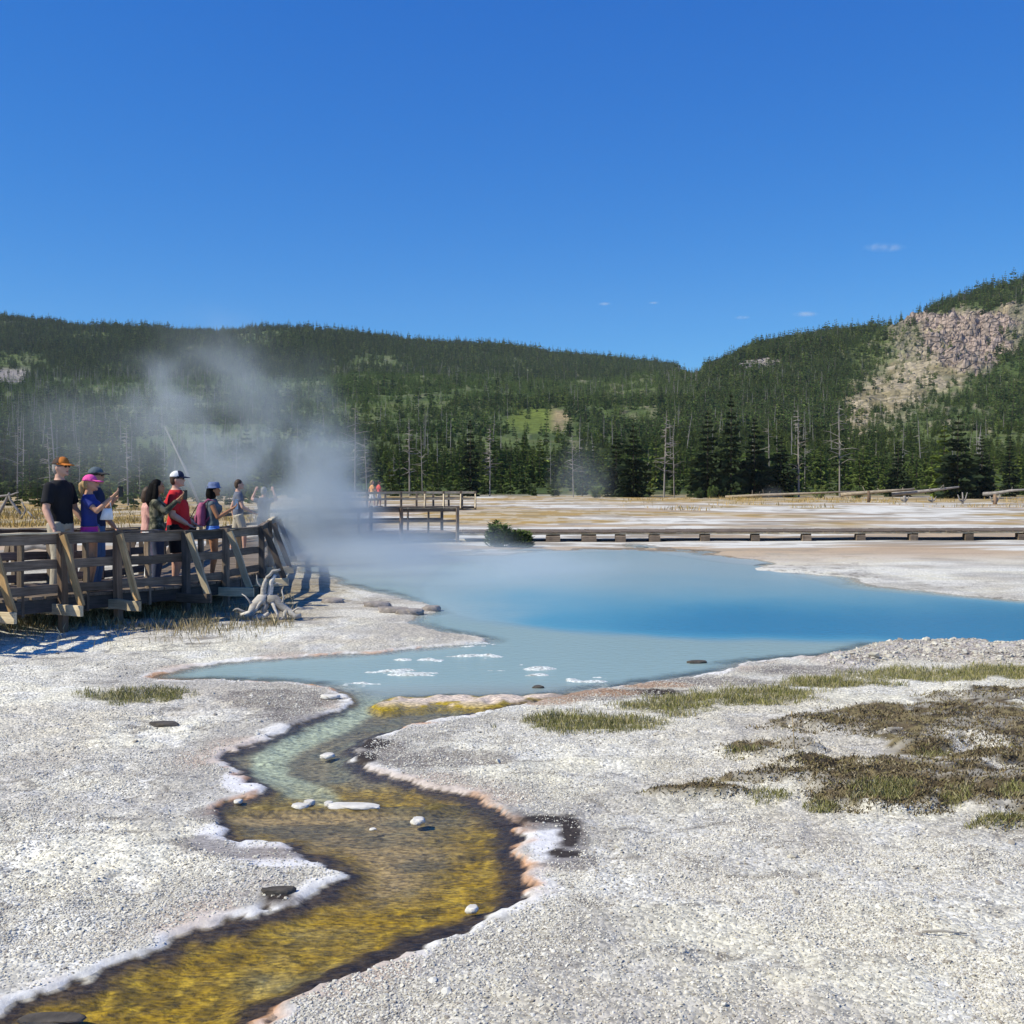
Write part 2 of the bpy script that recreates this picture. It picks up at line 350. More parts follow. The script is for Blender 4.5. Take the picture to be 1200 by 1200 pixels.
    wet2 = ss(.05, .35, ell_mask(gpx, gpy, [(440,872,26,9),(430,888,16,9),(668,975,16,24),(640,960,34,6),(660,1000,26,6),(325,1050,22,7),(755,812,60,5)]) + (n3 - .5) * .4) * out
    c = mixc(c, [.045, .035, .03], wet2)
    brn = ss(.0, .4, ell_mask(gpx, gpy, [(640,820,60,8),(700,812,60,6),(770,803,60,5)]) + (n3 - .5) * .4) * out; c = mixc(c, [.36, .22, .13], brn * .8)
    # moss and grass soil
    ms = ss(.02, .30, ell_mask(gpx, gpy, MOSS) + (n2 - .5) * 1.3 + (n3 - .5) * .7) * (gs > .1)
    mcol = mixc(np.tile(np.array([.13, .098, .056]), (n, 1)), [.21, .17, .085], ss(.45, .6, n3)); mcol = mixc(mcol, [.035, .028, .022], ss(.55, .7, fbm(gx * 8, gy * 8, 61, 3)))
    mcol = mixc(mcol, [.34, .31, .26], ss(.52, .62, fbm(gx * 3, gy * 5, 62, 4)) * .9)
    c = mixc(c, mcol, ms)
    gr = ss(.05, .4, ell_mask(gpx, gpy, GREEN) + (n3 - .5) * .6) * (gs > .1); c = mixc(c, [.22, .20, .09], gr * .8)
    rm = ss(.0, .4, ell_mask(gpx, gpy, RIM) + (n2 - .5) * .4) * out; c = mixc(c, mixc(np.tile(np.array([.46, .41, .38]), (n, 1)), [.24, .20, .18], ss(.42, .6, fbm(gx * 5, gy * 9, 63, 4))), rm * .9)
    # ---- bed of the stream and the pool
    d = -gs; py = gpy; px = gpx
    gold = mixc(np.tile(np.array([.34, .22, .012]), (n, 1)), [.19, .13, .014], ss(.44, .6, fbm(gx * 13, gy * 9, 71, 3) * .65 + .35 * fbm(gx * 4, gy * 3, 70))); gold = mixc(gold, [.46, .31, .025], ss(.58, .72, fbm(gx * 15, gy * 11, 72, 2)))
    olive = mixc(np.tile(np.array([.25, .22, .145]), (n, 1)), [.15, .135, .095], ss(.4, .65, n2)); tan = mixc(np.tile(np.array([.38, .28, .135]), (n, 1)), [.18, .15, .09], ss(.4, .6, fbm(gx * 2, gy * 4, 73)))
    bed = olive.copy()
    low = ss(938, 946, py); bed = mixc(bed, tan, low)
    ed = ss(.26, .06, d + (n2 - .5) * .3) * .8; bed = mixc(bed, gold, low * ed)
    bed = mixc(bed, gold, ss(1020, 1062, py + (n1 - .5) * 50 + (px - 420) * .16))
    bed = mixc(bed, gold, ss(470, 560, px + (n2 - .5) * 90) * ss(945, 975, py))
    bar = ss(906, 924, py + (n2 - .5) * 14) * ss(950, 945, py); bed = mixc(bed, mixc(gold, [.10, .08, .03], ss(936, 941, py) * .8), bar * .85)
    stk = np.array([(445,806),(400,838),(345,864),(312,884),(318,906),(380,926)], float); sw = np.array([(30),(24),(24),(24),(26),(22)])
    best = np.zeros(n); m = (d > 0) & (py > 780) & (py < 945)
    for k in range(5):
        for t in np.linspace(0, 1, 8):
            q = stk[k] * (1 - t) + stk[k + 1] * t; w = sw[k] * (1 - t) + sw[k + 1] * t
            best[m] = np.maximum(best[m], 1 - np.sqrt(((px[m] - q[0]) / w) ** 2 + ((py[m] - q[1]) / (w * .55)) ** 2))
    bed = mixc(bed, [.50, .57, .44], ss(-.05, .6, best + (n2 - .5) * .5 + (n1 - .5) * .3) * np.clip(1.15 - ss(870, 935, py) * .6, 0, 1))
    my = np.maximum(ell_mask(px, py, MOUND), ell_mask(px, py, MOUND2)); yel = ss(-.25, .2, my + (n3 - .5) * .3)
    bed = mixc(bed, [.34, .24, .012], yel * (py > 795)); bed = mixc(bed, [.62, .50, .40], ss(.25, .5, my + (n3 - .5) * .7) * ss(832, 820, py))
    pool = ss(818, 800, py + (px - 430) * .0); bed = mixc(bed, [.50, .55, .55], pool * (1 - yel))
    bed = mixc(bed, [.58, .60, .57], ss(.0, .3, ell_mask(px, py, ISLES)) * (gz > WZ - .03))
    dedge = ss(.13, .045, d + (n2 - .5) * .10 + (n3 - .5) * .05) * near; bed = mixc(bed, [.060, .043, .036], dedge * .92 * ss(806, 834, py)); bed = mixc(bed, [.16, .12, .09], ss(.16, .04, d + (n3 - .5) * .06) * near * ss(834, 806, py) * .6)
    rb = ss(.21, .10, d + (n2 - .5) * .14) * ss(925, 960, py) * ss(380, 520, px + (py - 1000) * .9); bed = mixc(bed, [.05, .036, .026], rb * .9)
    tipo = ss(.0, .5, ell_mask(px, py, [(200,793,60,9)])) ; bed = mixc(bed, [.30, .20, .12], tipo)
    inn = gs <= 0.005
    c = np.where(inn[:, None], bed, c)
    gravel = (1 - ms) * (1 - np.clip(far, 0, 1)) * ss(.03, .1, gs) * (1 - crust * .5) * (1 - pud * .8)
    return c, gravel, np.where(inn, 1.0, np.clip(wet, 0, 1) * .5)
gc, ggrav, gwet = ground_cols()
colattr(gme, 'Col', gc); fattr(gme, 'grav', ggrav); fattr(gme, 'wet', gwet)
def ground_mat():
    m, n, l, b = nodes('sinter_ground')
    at_ = n.new('ShaderNodeAttribute'); at_.attribute_name = 'Col'
    gv = n.new('ShaderNodeAttribute'); gv.attribute_name = 'grav'; wt = n.new('ShaderNodeAttribute'); wt.attribute_name = 'wet'
    tc = n.new('ShaderNodeTexCoord')
    vo = n.new('ShaderNodeTexVoronoi'); vo.inputs['Scale'].default_value = 48; l.new(tc.outputs['Object'], vo.inputs['Vector'])
    nz = n.new('ShaderNodeTexNoise'); nz.inputs['Scale'].default_value = 22; nz.inputs['Detail'].default_value = 7; nz.inputs['Roughness'].default_value = .7; l.new(tc.outputs['Object'], nz.inputs['Vector'])
    # per grain tint
    mr = n.new('ShaderNodeMapRange'); mr.inputs[3].default_value = .70; mr.inputs[4].default_value = 1.32
    sepv = n.new('ShaderNodeSeparateColor'); l.new(vo.outputs['Color'], sepv.inputs[0]); l.new(sepv.outputs[0], mr.inputs[0])
    mg = n.new('ShaderNodeMix'); mg.data_type = 'FLOAT'; mg.inputs[2].default_value = 1; l.new(gv.outputs['Fac'], mg.inputs[0]); l.new(mr.outputs[0], mg.inputs[3])
    m2 = n.new('ShaderNodeMapRange'); m2.inputs[1].default_value = .3; m2.inputs[2].default_value = .7; m2.inputs[3].default_value = .78; m2.inputs[4].default_value = 1.2
    mpw = n.new('ShaderNodeMapping'); mpw.inputs['Scale'].default_value = (26, 60, 26); l.new(tc.outputs['Object'], mpw.inputs[0]); nw = n.new('ShaderNodeTexNoise'); nw.inputs['Scale'].default_value = 1; nw.inputs['Detail'].default_value = 4; l.new(mpw.outputs[0], nw.inputs['Vector'])
    wr = n.new('ShaderNodeMapRange'); wr.inputs[1].default_value = .34; wr.inputs[2].default_value = .70; wr.inputs[3].default_value = .5; wr.inputs[4].default_value = 1.75; l.new(nw.outputs[0], wr.inputs[0])
    ws = n.new('ShaderNodeMix'); ws.data_type = 'FLOAT'; l.new(wt.outputs['Fac'], ws.inputs[0]); ws.inputs[2].default_value = 1; l.new(wr.outputs[0], ws.inputs[3]); l.new(nz.outputs[0], m2.inputs[0])
    mu = n.new('ShaderNodeMath'); mu.operation = 'MULTIPLY'; l.new(mg.outputs[0], mu.inputs[0]); l.new(m2.outputs[0], mu.inputs[1])
    hs = n.new('ShaderNodeHueSaturation'); l.new(at_.outputs['Color'], hs.inputs['Color']); l.new(mu.outputs[0], hs.inputs['Value']); mu2 = n.new('ShaderNodeMath'); mu2.operation = 'MULTIPLY'; l.new(mu.outputs[0], mu2.inputs[0]); l.new(ws.outputs[0], mu2.inputs[1]); l.new(mu2.outputs[0], hs.inputs['Value']); l.new(hs.outputs[0], b.inputs['Base Color'])
    rr = n.new('ShaderNodeMapRange'); rr.inputs[3].default_value = .95; rr.inputs[4].default_value = .6; l.new(wt.outputs['Fac'], rr.inputs[0]); l.new(rr.outputs[0], b.inputs['Roughness'])
    b.inputs['Specular IOR Level'].default_value = .2
    hh = n.new('ShaderNodeMath'); hh.operation = 'MULTIPLY'; l.new(vo.outputs['Distance'], hh.inputs[0]); l.new(gv.outputs['Fac'], hh.inputs[1])
    h2 = n.new('ShaderNodeMath'); h2.operation = 'MULTIPLY_ADD'; h2.inputs[1].default_value = -.9; l.new(hh.outputs[0], h2.inputs[0]); l.new(nz.outputs[0], h2.inputs[2])
    bp = n.new('ShaderNodeBump'); bp.inputs['Strength'].default_value = .5; bp.inputs['Distance'].default_value = .015; l.new(h2.outputs[0], bp.inputs['Height']); l.new(bp.outputs[0], b.inputs['Normal'])
    return m
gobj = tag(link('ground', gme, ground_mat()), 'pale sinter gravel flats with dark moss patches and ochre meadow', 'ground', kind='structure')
GZ = gz.reshape(NY, NX)
def gzat(x, y):
    i = np.clip(np.searchsorted(xs, x) - 1, 0, NX - 2); j = np.clip(np.searchsorted(ys, y) - 1, 0, NY - 2)
    fx = (x - xs[i]) / (xs[i + 1] - xs[i]); fy = (y - ys[j]) / (ys[j + 1] - ys[j])
    return (GZ[j, i] * (1 - fx) + GZ[j, i + 1] * fx) * (1 - fy) + (GZ[j + 1, i] * (1 - fx) + GZ[j + 1, i + 1] * fx) * fy
def gval(arr, x, y):
    i = np.clip(np.searchsorted(xs, x) - 1, 0, NX - 2); j = np.clip(np.searchsorted(ys, y) - 1, 0, NY - 2)
    return arr.reshape(NY, NX)[j, i]
# ------------------------------------------------------------------ water
sel = (gs.reshape(NY, NX) < .25)
qs = (sel[:-1, :-1] | sel[:-1, 1:] | sel[1:, 1:] | sel[1:, :-1]).ravel() & (quads[:, 0] // NX < np.searchsorted(ys, 38))
wq = quads[qs]; used, inv = np.unique(wq, return_inverse=True); wq = inv.reshape(-1, 4)
wx, wy = gx[used], gy[used]; wpx, wpy = gpx[used], gpy[used]; wsd = -gs[used]
wme = npmesh('water', np.stack([wx, wy, np.full(len(wx), WZ)], 1), wq, True)
wn1 = fbm(wx * .5, wy * .35, 81)
DEEP = np.array([at(px, py, WZ) for px, py in [(495,722),(470,690),(520,660),(640,648),(760,645),(900,664),(1010,689),(1200,706),(1420,714),(1420,765),(1035,757),(960,757),(850,753),(760,748),(680,743),(600,737),(530,731)]])
dd = -sdf_poly(wx, wy, DEEP) + (wn1 - .5) * .8
deep = ss(-.05, .7, dd) * ss(492, 640, wpx + (wn1 - .5) * 120); edge_sh = ss(-.1, .5, dd)
shallow = np.tile(np.array([.30, .42, .42]), (len(wx), 1)); shallow = mixc(shallow, [.38, .46, .45], ss(792, 812, wpy) )
shallow = mixc(shallow, [.42, .50, .52], ss(700, 660, wpy))
wc = mixc(shallow, [.32, .43, .46], edge_sh * .8); up = ss(655, 726, wpy + (wn1 - .5) * 20); wc = mixc(wc, [.095, .325, .46], deep * up); wc = mixc(wc, [.045, .215, .375], ss(.2, 1.2, dd) * ss(520, 900, wpx + (wn1 - .5) * 160) * ss(692, 730, wpy + (wn1 - .5) * 14) * .9)
op = np.clip(ss(836, 796, wpy + (wpx - 470) * .02), 0, 1) * ss(-.02, .35, wsd) * .88
op = np.maximum(op, edge_sh * .97)
op *= (1 - ss(0, .25, ell_mask(wpx, wpy, MOUND)) * .7)
colattr(wme, 'Col', wc); fattr(wme, 'op', op)
def water_mat():
    m, n, l, b = nodes('spring_water'); n.remove(b); out = n['Material Output']
    a = n.new('ShaderNodeAttribute'); a.attribute_name = 'Col'; o = n.new('ShaderNodeAttribute'); o.attribute_name = 'op'
    tr = n.new('ShaderNodeBsdfTransparent'); tr.inputs[0].default_value = (.93, .92, .88, 1); df = n.new('ShaderNodeBsdfDiffuse'); gl = n.new('ShaderNodeBsdfGlossy'); gl.inputs['Roughness'].default_value = .08
    l.new(a.outputs['Color'], df.inputs['Color'])
    tc = n.new('ShaderNodeTexCoord'); mp = n.new('ShaderNodeMapping'); mp.inputs['Scale'].default_value = (1, 1.7, 1); l.new(tc.outputs['Object'], mp.inputs[0])
    nz = n.new('ShaderNodeTexNoise'); nz.inputs['Scale'].default_value = 9; nz.inputs['Detail'].default_value = 4; l.new(mp.outputs[0], nz.inputs['Vector'])
    bp = n.new('ShaderNodeBump'); bp.inputs['Strength'].default_value = .5; bp.inputs['Distance'].default_value = .02; l.new(nz.outputs[0], bp.inputs['Height'])
    l.new(bp.outputs[0], gl.inputs['Normal'])
    fr = n.new('ShaderNodeFresnel'); fr.inputs[0].default_value = 1.33; l.new(bp.outputs[0], fr.inputs['Normal'])
    fm = n.new('ShaderNodeMath'); fm.operation = 'MULTIPLY'; fm.inputs[1].default_value = .55; l.new(fr.outputs[0], fm.inputs[0])
    m1 = n.new('ShaderNodeMixShader'); l.new(o.outputs['Fac'], m1.inputs[0]); l.new(tr.outputs[0], m1.inputs[1]); l.new(df.outputs[0], m1.inputs[2])
    m2 = n.new('ShaderNodeMixShader'); l.new(fm.outputs[0], m2.inputs[0]); l.new(m1.outputs[0], m2.inputs[1]); l.new(gl.outputs[0], m2.inputs[2])
    l.new(m2.outputs[0], out.inputs[0]); return m
tag(link('water', wme, water_mat()), 'milky blue hot spring pool draining into a golden runoff stream', 'water', kind='structure')
# ------------------------------------------------------------------ hills
def itp(x, P): P = np.array(P, float); return np.interp(x, P[:, 0], P[:, 1])
RIDGE_L = [(-900,372),(-300,366),(0,374),(100,384),(200,391),(260,392),(330,386),(400,393),(500,406),(600,411),(700,422),(780,432),(860,446),(1500,450),(2200,450)]
SHOULD = [(-900,445),(0,440),(330,446),(560,441),(700,446),(800,438),(1500,430),(2200,430)]
RIDGE_R = [(-900,440),(740,440),(790,436),(830,427),(900,412),(960,400),(1030,388),(1060,376),(1090,366),(1130,352),(1200,332),(1500,285),(2200,270)]
def hill_z(px, y):
    rl = itp(px, RIDGE_L); shd = itp(px, SHOULD); rr = itp(px, RIDGE_R); w = ss(785, 880, px)
    n = len(px)
    def prof(kn):   # kn: list of (y, py array)
        Y = np.array([k[0] for k in kn]); Z = np.stack([H + (562 - k[1]) / F * k[0] for k in kn])
        z = np.empty(n); j = np.clip(np.searchsorted(Y, y, 'right') - 1, 0, len(Y) - 2); t = np.clip((y - Y[j]) / (Y[j + 1] - Y[j]), 0, 1)
        ar = np.arange(n); return Z[j, ar] * (1 - t) + Z[j + 1, ar] * t
    o = np.ones(n); y0 = 60 + 45 * ss(120, 520, px)
    lf = prof([(60, 608 * o), (105, 592 * o), (150, 568 * o), (260, 530 * o), (420, 492 * o), (700, shd + 3), (760, shd), (860, shd + 10), (950, shd - 4), (1180, rl + 2), (1230, rl), (1400, rl + 60), (2000, rl + 120)])
    lr = prof([(60, 610 * o), (105, 594 * o), (150, 570 * o), (260, 528 * o), (420, 478 * o + (rr - 400) * .3), (560, rr * .45 + 460 * .55), (590, rr * .75 + 450 * .25), (640, rr + 2), (670, rr), (820, rr + 70), (1400, rr + 200), (2000, rr + 260)])
    z = lf * (1 - w) + lr * w
    x = (px - 600) / F * y
    amp = ss(130, 500, y); z += (fbm(x / 90, y / 90, 91, 4) - .5) * 12 * amp * ss(1200, 700, y) * ss(0, 60, np.abs(y - 655) * w + 80 * (1 - w)) + (fbm(x / 22, y / 22, 92, 3) - .5) * 3 * amp
    return z
def rock_mask(px, py, y):
    x = (px - 600) / F * y; n = fbm(px / 28, py / 9, 101, 4) - .5; nb = fbm(px / 9, py / 7, 102, 3) - .5
    top = itp(px, [(1030,376),(1080,366),(1130,362),(1160,364),(1200,352),(1500,300)]); bot = itp(px, [(1030,400),(1060,412),(1090,418),(1130,440),(1165,432),(1200,404),(1500,360)])
    cl = ss(-4, 4, py - top + nb * 12) * ss(-6, 6, bot - py + nb * 30) * ss(1026, 1044, px + nb * 20) * (y > 300)
    cl *= 1 - .55 * ss(.06, .16, fbm(px / 40, py / 26, 103, 3) - .5 + .0)
    t = np.clip((px - 985) / 145, 0, 1); ctr = 492 - t * 85; ta = ss(1, .25, np.abs(py - ctr) / 50 + nb * 1.2) * ss(965, 1000, px) * ss(1150, 1120, px) * (y > 250)
    lw = ss(.15, .3, n + nb * .5) * ss(840, 1000, px) * ss(430, 470, py) * ss(540, 500, py) * .9
    lk = ss(-5, 5, 40 - px + nb * 40) * ss(429, 434, py + nb * 6) * ss(450, 446, py) * (y > 500)
    mk = ss(0, .5, np.clip(1.1 - np.sqrt(((px - 888) / 38) ** 2 + ((py - 429) / 13) ** 2), 0, 1) + nb * .6) * (y > 300)
    me = ss(0, .4, np.clip(1 - np.sqrt(((px - 632) / 46) ** 2 + ((py - 493) / 18) ** 2), 0, 1) + nb * .5)
    sc_ = ss(.14, .26, n + nb * .4) * ss(730, 760, px) * ss(820, 790, px) * ss(440, 460, py) * ss(530, 510, py)
    return cl, np.maximum.reduce([ta, lw * .6, sc_ * .7]), np.maximum(lk, mk), me
hpx = np.concatenate([np.arange(-900, -40, 12.), np.arange(-40, 1000, 4.), np.arange(1000, 1240, 1.5), np.arange(1240, 2150, 12.)])
hy = np.concatenate([np.arange(58, 150, 4.), np.arange(150, 400, 7.), np.arange(400, 700, 3.), np.arange(700, 1260, 10.), np.arange(1260, 2001, 60.)])
HP, HY = np.meshgrid(hpx, hy); hp = HP.ravel(); hyy = HY.ravel(); hz = hill_z(hp, hyy); hx = (hp - 600) / F * hyy
p2x, p2y = proj(hx, hyy, hz)
cl, ta, gk, me_ = rock_mask(hp, p2y, hyy)
rgh = (np.abs(fbm(hx / 9, hz / 5 + hyy / 7, 111, 4) - .5) * 22 - 3 + (vn(hx / 3, hyy / 4, 113) - .5) * 3) * cl + (fbm(hx / 5, hyy / 5, 112, 3) - .5) * 3 * ta
hz = hz + rgh; 
nh = len(hpx); hi = np.arange(len(hp)).reshape(len(hy), nh)
hme = npmesh('hills', np.stack([hx, hyy, hz], 1), np.stack([hi[:-1, :-1], hi[:-1, 1:], hi[1:, 1:], hi[1:, :-1]], -1).reshape(-1, 4), False)
hn = fbm(hx / 40, hyy / 40, 121); hn2 = fbm(hx / 8, hyy / 8, 122)
hc = np.tile(np.array([.085, .12, .038]), (len(hp), 1)); hc = mixc(hc, [.12, .155, .05], ss(.42, .62, hn)); hc = mixc(hc, [.14, .125, .075], ss(.6, .75, hn2) * .6)
hc = mixc(hc, mixc(np.tile(np.array([.46, .38, .26]), (len(hp), 1)), [.27, .225, .13], ss(.48, .62, hn2)), ta)
hc = mixc(hc, mixc(np.tile(np.array([.46, .355, .30]), (len(hp), 1)), [.34, .265, .225], ss(.4, .6, fbm(hx / 5, hz / 4, 123))), cl); hc = mixc(hc, [.46, .38, .22], cl * ss(.55, .7, hn2) * .6)
hc = mixc(hc, [.36, .32, .30], gk); hc = mixc(hc, mixc(np.tile(np.array([.15, .19, .04]), (len(hp), 1)), [.36, .28, .16], ss(640, 655, hp)), me_)
colattr(hme, 'Col', hc); fattr(hme, 'rock', np.clip(cl + gk + ta * .45, 0, 1))
def hill_mat():
    m, n, l, b = nodes('hill_soil'); a = n.new('ShaderNodeAttribute'); a.attribute_name = 'Col'; tc = n.new('ShaderNodeTexCoord')
    nz = n.new('ShaderNodeTexNoise'); nz.inputs['Scale'].default_value = .35; nz.inputs['Detail'].default_value = 8; nz.inputs['Roughness'].default_value = .7; l.new(tc.outputs['Object'], nz.inputs['Vector'])
    mr = n.new('ShaderNodeMapRange'); mr.inputs[1].default_value = .3; mr.inputs[2].default_value = .7; mr.inputs[3].default_value = .55; mr.inputs[4].default_value = 1.35; l.new(nz.outputs[0], mr.inputs[0])
    hs = n.new('ShaderNodeHueSaturation'); l.new(a.outputs['Color'], hs.inputs['Color']); l.new(mr.outputs[0], hs.inputs['Value']); l.new(hs.outputs[0], b.inputs['Base Color'])
    b.inputs['Roughness'].default_value = .95; b.inputs['Specular IOR Level'].default_value = .1
    ra = n.new('ShaderNodeAttribute'); ra.attribute_name = 'rock'; mpv = n.new('ShaderNodeMapping'); mpv.inputs['Scale'].default_value = (.22, .22, .34); l.new(tc.outputs['Object'], mpv.inputs[0])
    vo = n.new('ShaderNodeTexVoronoi'); vo.feature = 'DISTANCE_TO_EDGE'; vo.inputs['Scale'].default_value = 1.0; l.new(mpv.outputs[0], vo.inputs['Vector']); vm = n.new('ShaderNodeMapRange'); vm.inputs[2].default_value = .16; l.new(vo.outputs['Distance'], vm.inputs[0])
    v2 = n.new('ShaderNodeTexVoronoi'); v2.inputs['Scale'].default_value = 1.0; l.new(mpv.outputs[0], v2.inputs['Vector']); v2s = n.new('ShaderNodeSeparateColor'); l.new(v2.outputs['Color'], v2s.inputs[0])
    va = n.new('ShaderNodeMath'); va.operation = 'ADD'; l.new(vm.outputs[0], va.inputs[0]); l.new(v2s.outputs[0], va.inputs[1]); vx = n.new('ShaderNodeMath'); vx.operation = 'MULTIPLY'; l.new(va.outputs[0], vx.inputs[0]); l.new(ra.outputs['Fac'], vx.inputs[1])
    vs = n.new('ShaderNodeMath'); vs.operation = 'ADD'; l.new(vx.outputs[0], vs.inputs[0]); l.new(nz.outputs[0], vs.inputs[1])
    bp = n.new('ShaderNodeBump'); bp.inputs['Distance'].default_value = 1.6; bp.inputs['Strength'].default_value = .9; l.new(vs.outputs[0], bp.inputs['Height']); l.new(bp.outputs[0], b.inputs['Normal'])
    return m
tag(link('hills', hme, hill_mat()), 'forested ridges behind the geyser basin with a pink rock cliff', 'hills', kind='structure')
def hz_at(px, y):
    i = np.clip(np.searchsorted(hpx, px) - 1, 0, nh - 2); j = np.clip(np.searchsorted(hy, y) - 1, 0, len(hy) - 2); Z = hz.reshape(len(hy), nh)
    fx = (px - hpx[i]) / (hpx[i + 1] - hpx[i]); fy = (y - hy[j]) / (hy[j + 1] - hy[j])
    return (Z[j, i] * (1 - fx) + Z[j, i + 1] * fx) * (1 - fy) + (Z[j + 1, i] * (1 - fx) + Z[j + 1, i + 1] * fx) * fy
# ------------------------------------------------------------------ scatter helper (geometry nodes)
def protos(name, objs):
    col = bpy.data.collections.new(name)
    for o in objs: col.objects.link(o)
    return col
def scatter(name, pts, scl, rot, idx, col, label, cat, tilt=None):
    me = npmesh_points(name, pts)
    fattr(me, 'scl', scl)
    a = me.attributes.new('rot', 'FLOAT_VECTOR', 'POINT'); r = np.zeros((len(pts), 3), np.float32); r[:, 2] = rot
    if tilt is not None: r[:, :2] = tilt
    a.data.foreach_set('vector', r.ravel())
    a = me.attributes.new('pick', 'INT', 'POINT'); a.data.foreach_set('value', np.asarray(idx, np.int32))
    o = link(name, me)
    ng = bpy.data.node_groups.new(name + '_scatter', 'GeometryNodeTree')
    ng.interface.new_socket('Geometry', in_out='INPUT', socket_type='NodeSocketGeometry'); ng.interface.new_socket('Geometry', in_out='OUTPUT', socket_type='NodeSocketGeometry')
    N = ng.nodes; L = ng.links; gi = N.new('NodeGroupInput'); go = N.new('NodeGroupOutput'); ip = N.new('GeometryNodeInstanceOnPoints'); ci = N.new('GeometryNodeCollectionInfo')
    ci.inputs['Collection'].default_value = col; ci.inputs['Separate Children'].default_value = True; ci.inputs['Reset Children'].default_value = True
    def na(nm, t):
        q = N.new('GeometryNodeInputNamedAttribute'); q.data_type = t; q.inputs['Name'].default_value = nm; return q.outputs['Attribute']
    L.new(gi.outputs[0], ip.inputs['Points']); L.new(ci.outputs[0], ip.inputs['Instance']); ip.inputs['Pick Instance'].default_value = True
    L.new(na('pick', 'INT'), ip.inputs['Instance Index']); L.new(na('scl', 'FLOAT'), ip.inputs['Scale'])
    er = N.new('FunctionNodeEulerToRotation'); L.new(na('rot', 'FLOAT_VECTOR'), er.inputs[0]); L.new(er.outputs[0], ip.inputs['Rotation'])
    L.new(ip.outputs[0], go.inputs[0])
    md = o.modifiers.new('scatter', 'NODES'); md.node_group = ng
    return tag(o, label, cat, kind='stuff')
def npmesh_points(name, pts):
    me = bpy.data.meshes.new(name); pts = np.asarray(pts, np.float32); me.vertices.add(len(pts)); me.vertices.foreach_set('co', pts.ravel()); me.update(); return me
# ------------------------------------------------------------------ conifers (unit height 1)
def conifer(seed, whorls=12, per=6, clumps=3, width=.17, base=.08, sparse=0.0, droop=.25, size=1.0, top_pow=.9, quad=True):
    R = random.Random(seed); V = []; Fc = []
    def clump(p, d, L, wd):
        up = Vector((R.uniform(-.4, .4), R.uniform(-.4, .4), 1)); a = d.cross(up).normalized()
        b = a.cross(d).normalized()
        for t in ((a, b) if quad else (a,)):
            o = len(V); e = p + d * L
            V.extend([p - d * L * .15, p + d * L * .45 + t * wd, e + t * wd * .2, p + d * L * .5 - t * wd]); Fc.append((o, o + 1, o + 2, o + 3))
    for i in range(whorls):
        t = (i + R.uniform(-.3, .3)) / whorls; z = base + (1 - base) * max(0, t)
        r = width * max(.03, (1 - t)) ** top_pow * R.uniform(.75, 1.2) * (.75 + .25 * min(1, t * 6))
        k = max(3, int(per * (.55 + .45 * (1 - t)) + .5))
        a0 = R.uniform(0, 6.28)
        for j in range(k):
            if R.random() < sparse: continue
            an = a0 + 6.283 * j / k + R.uniform(-.35, .35); rr = r * R.uniform(.6, 1.2)
            d = Vector((math.cos(an), math.sin(an), -droop + .5 * t + R.uniform(-.15, .15))).normalized()
            for c in range(clumps):
                f = (c + .5) / clumps; p = Vector((0, 0, z)) + d * rr * (f * .85)
                dd = (d + Vector((R.uniform(-.5, .5), R.uniform(-.5, .5), R.uniform(-.15, .3)))).normalized()
                clump(p, dd, rr * (.55 if clumps > 1 else 1.0) * size + .012, (rr * .22 + .010) * size)
    V.append(Vector((0, 0, 1.02))); V.append(Vector((.008, 0, .92))); V.append(Vector((-.006, .008, .92))); V.append(Vector((-.006, -.008, .92)))
    o = len(V) - 4; Fc.append((o, o + 1, o + 2, o + 3))
    return npmesh('pine_crown', [tuple(v) for v in V], Fc)
def trunk_mesh(seed, r=.013, top=.97):
    R = random.Random(seed); m = MB(); b = R.uniform(-.01, .01)
    m.tube([(0, 0, -.03), (b, 0, .3), (b * 1.5, b, .65), (b, b * .5, top)], [r, r * .8, r * .5, r * .12], 5, False); return m.mesh('pine_trunk', True)
def snag_mesh(seed, r=.010, nb=12, tall=1.0, spread=.06):
    R = random.Random(seed); m = MB(); lx, ly = R.uniform(-.04, .04), R.uniform(-.04, .04)
    m.tube([(0, 0, -.03), (lx * .3, ly * .3, .35), (lx * .7, ly * .7, .7), (lx, ly, tall)], [r, r * .8, r * .55, r * .15], 5, False)
    tr = m.mesh('snag_trunk', True); m = MB()
    for i in range(nb):
        t = R.uniform(.3, .95); p = Vector((lx * t, ly * t, t)); an = R.uniform(0, 6.28); L = spread * (1.15 - t) * R.uniform(.7, 1.8)
        q = p + Vector((math.cos(an), math.sin(an), R.uniform(-.4, .5))) * L; q2 = q + Vector((math.cos(an + .5), math.sin(an + .5), R.uniform(-.5, .2))) * L * .5
        m.tube([p, q, q2], [r * .45, r * .3, r * .12], 3, False)
    return tr, m.mesh('snag_branches', True)
# forest as one mass on the hills
def proto_obj(name, me, mat):
    o = bpy.data.objects.new(name, me); me.materials.append(mat); return o
def joined(name, parts):   # [(mesh, mat)]
    V = []; Fc = []; mi = []
    me = bpy.data.meshes.new(name)
    for k, (m_, mat) in enumerate(parts):
        o = len(V); V += [tuple(v.co) for v in m_.vertices]; Fc += [tuple(i + o for i in p.vertices) for p in m_.polygons]; mi += [k] * len(m_.polygons); me.materials.append(mat)
    me.from_pydata(V, [], Fc); me.polygons.foreach_set('material_index', mi); me.update()
    return bpy.data.objects.new(name, me)
low = []
for k in range(6):
    low.append(joined('hill_pine_%d' % k, [(conifer(100 + k, 9, 5, 2 if k < 3 else 1, [.15, .18, .21, .13, .17, .24][k], .04, size=1.3), LEAF_FAR), (trunk_mesh(k), BARK)]))
for k in range(2):
    a, b = snag_mesh(40 + k, .011, 10); low.append(joined('hill_snag_%d' % k, [(a, SNAGM), (b, SNAGM)]))
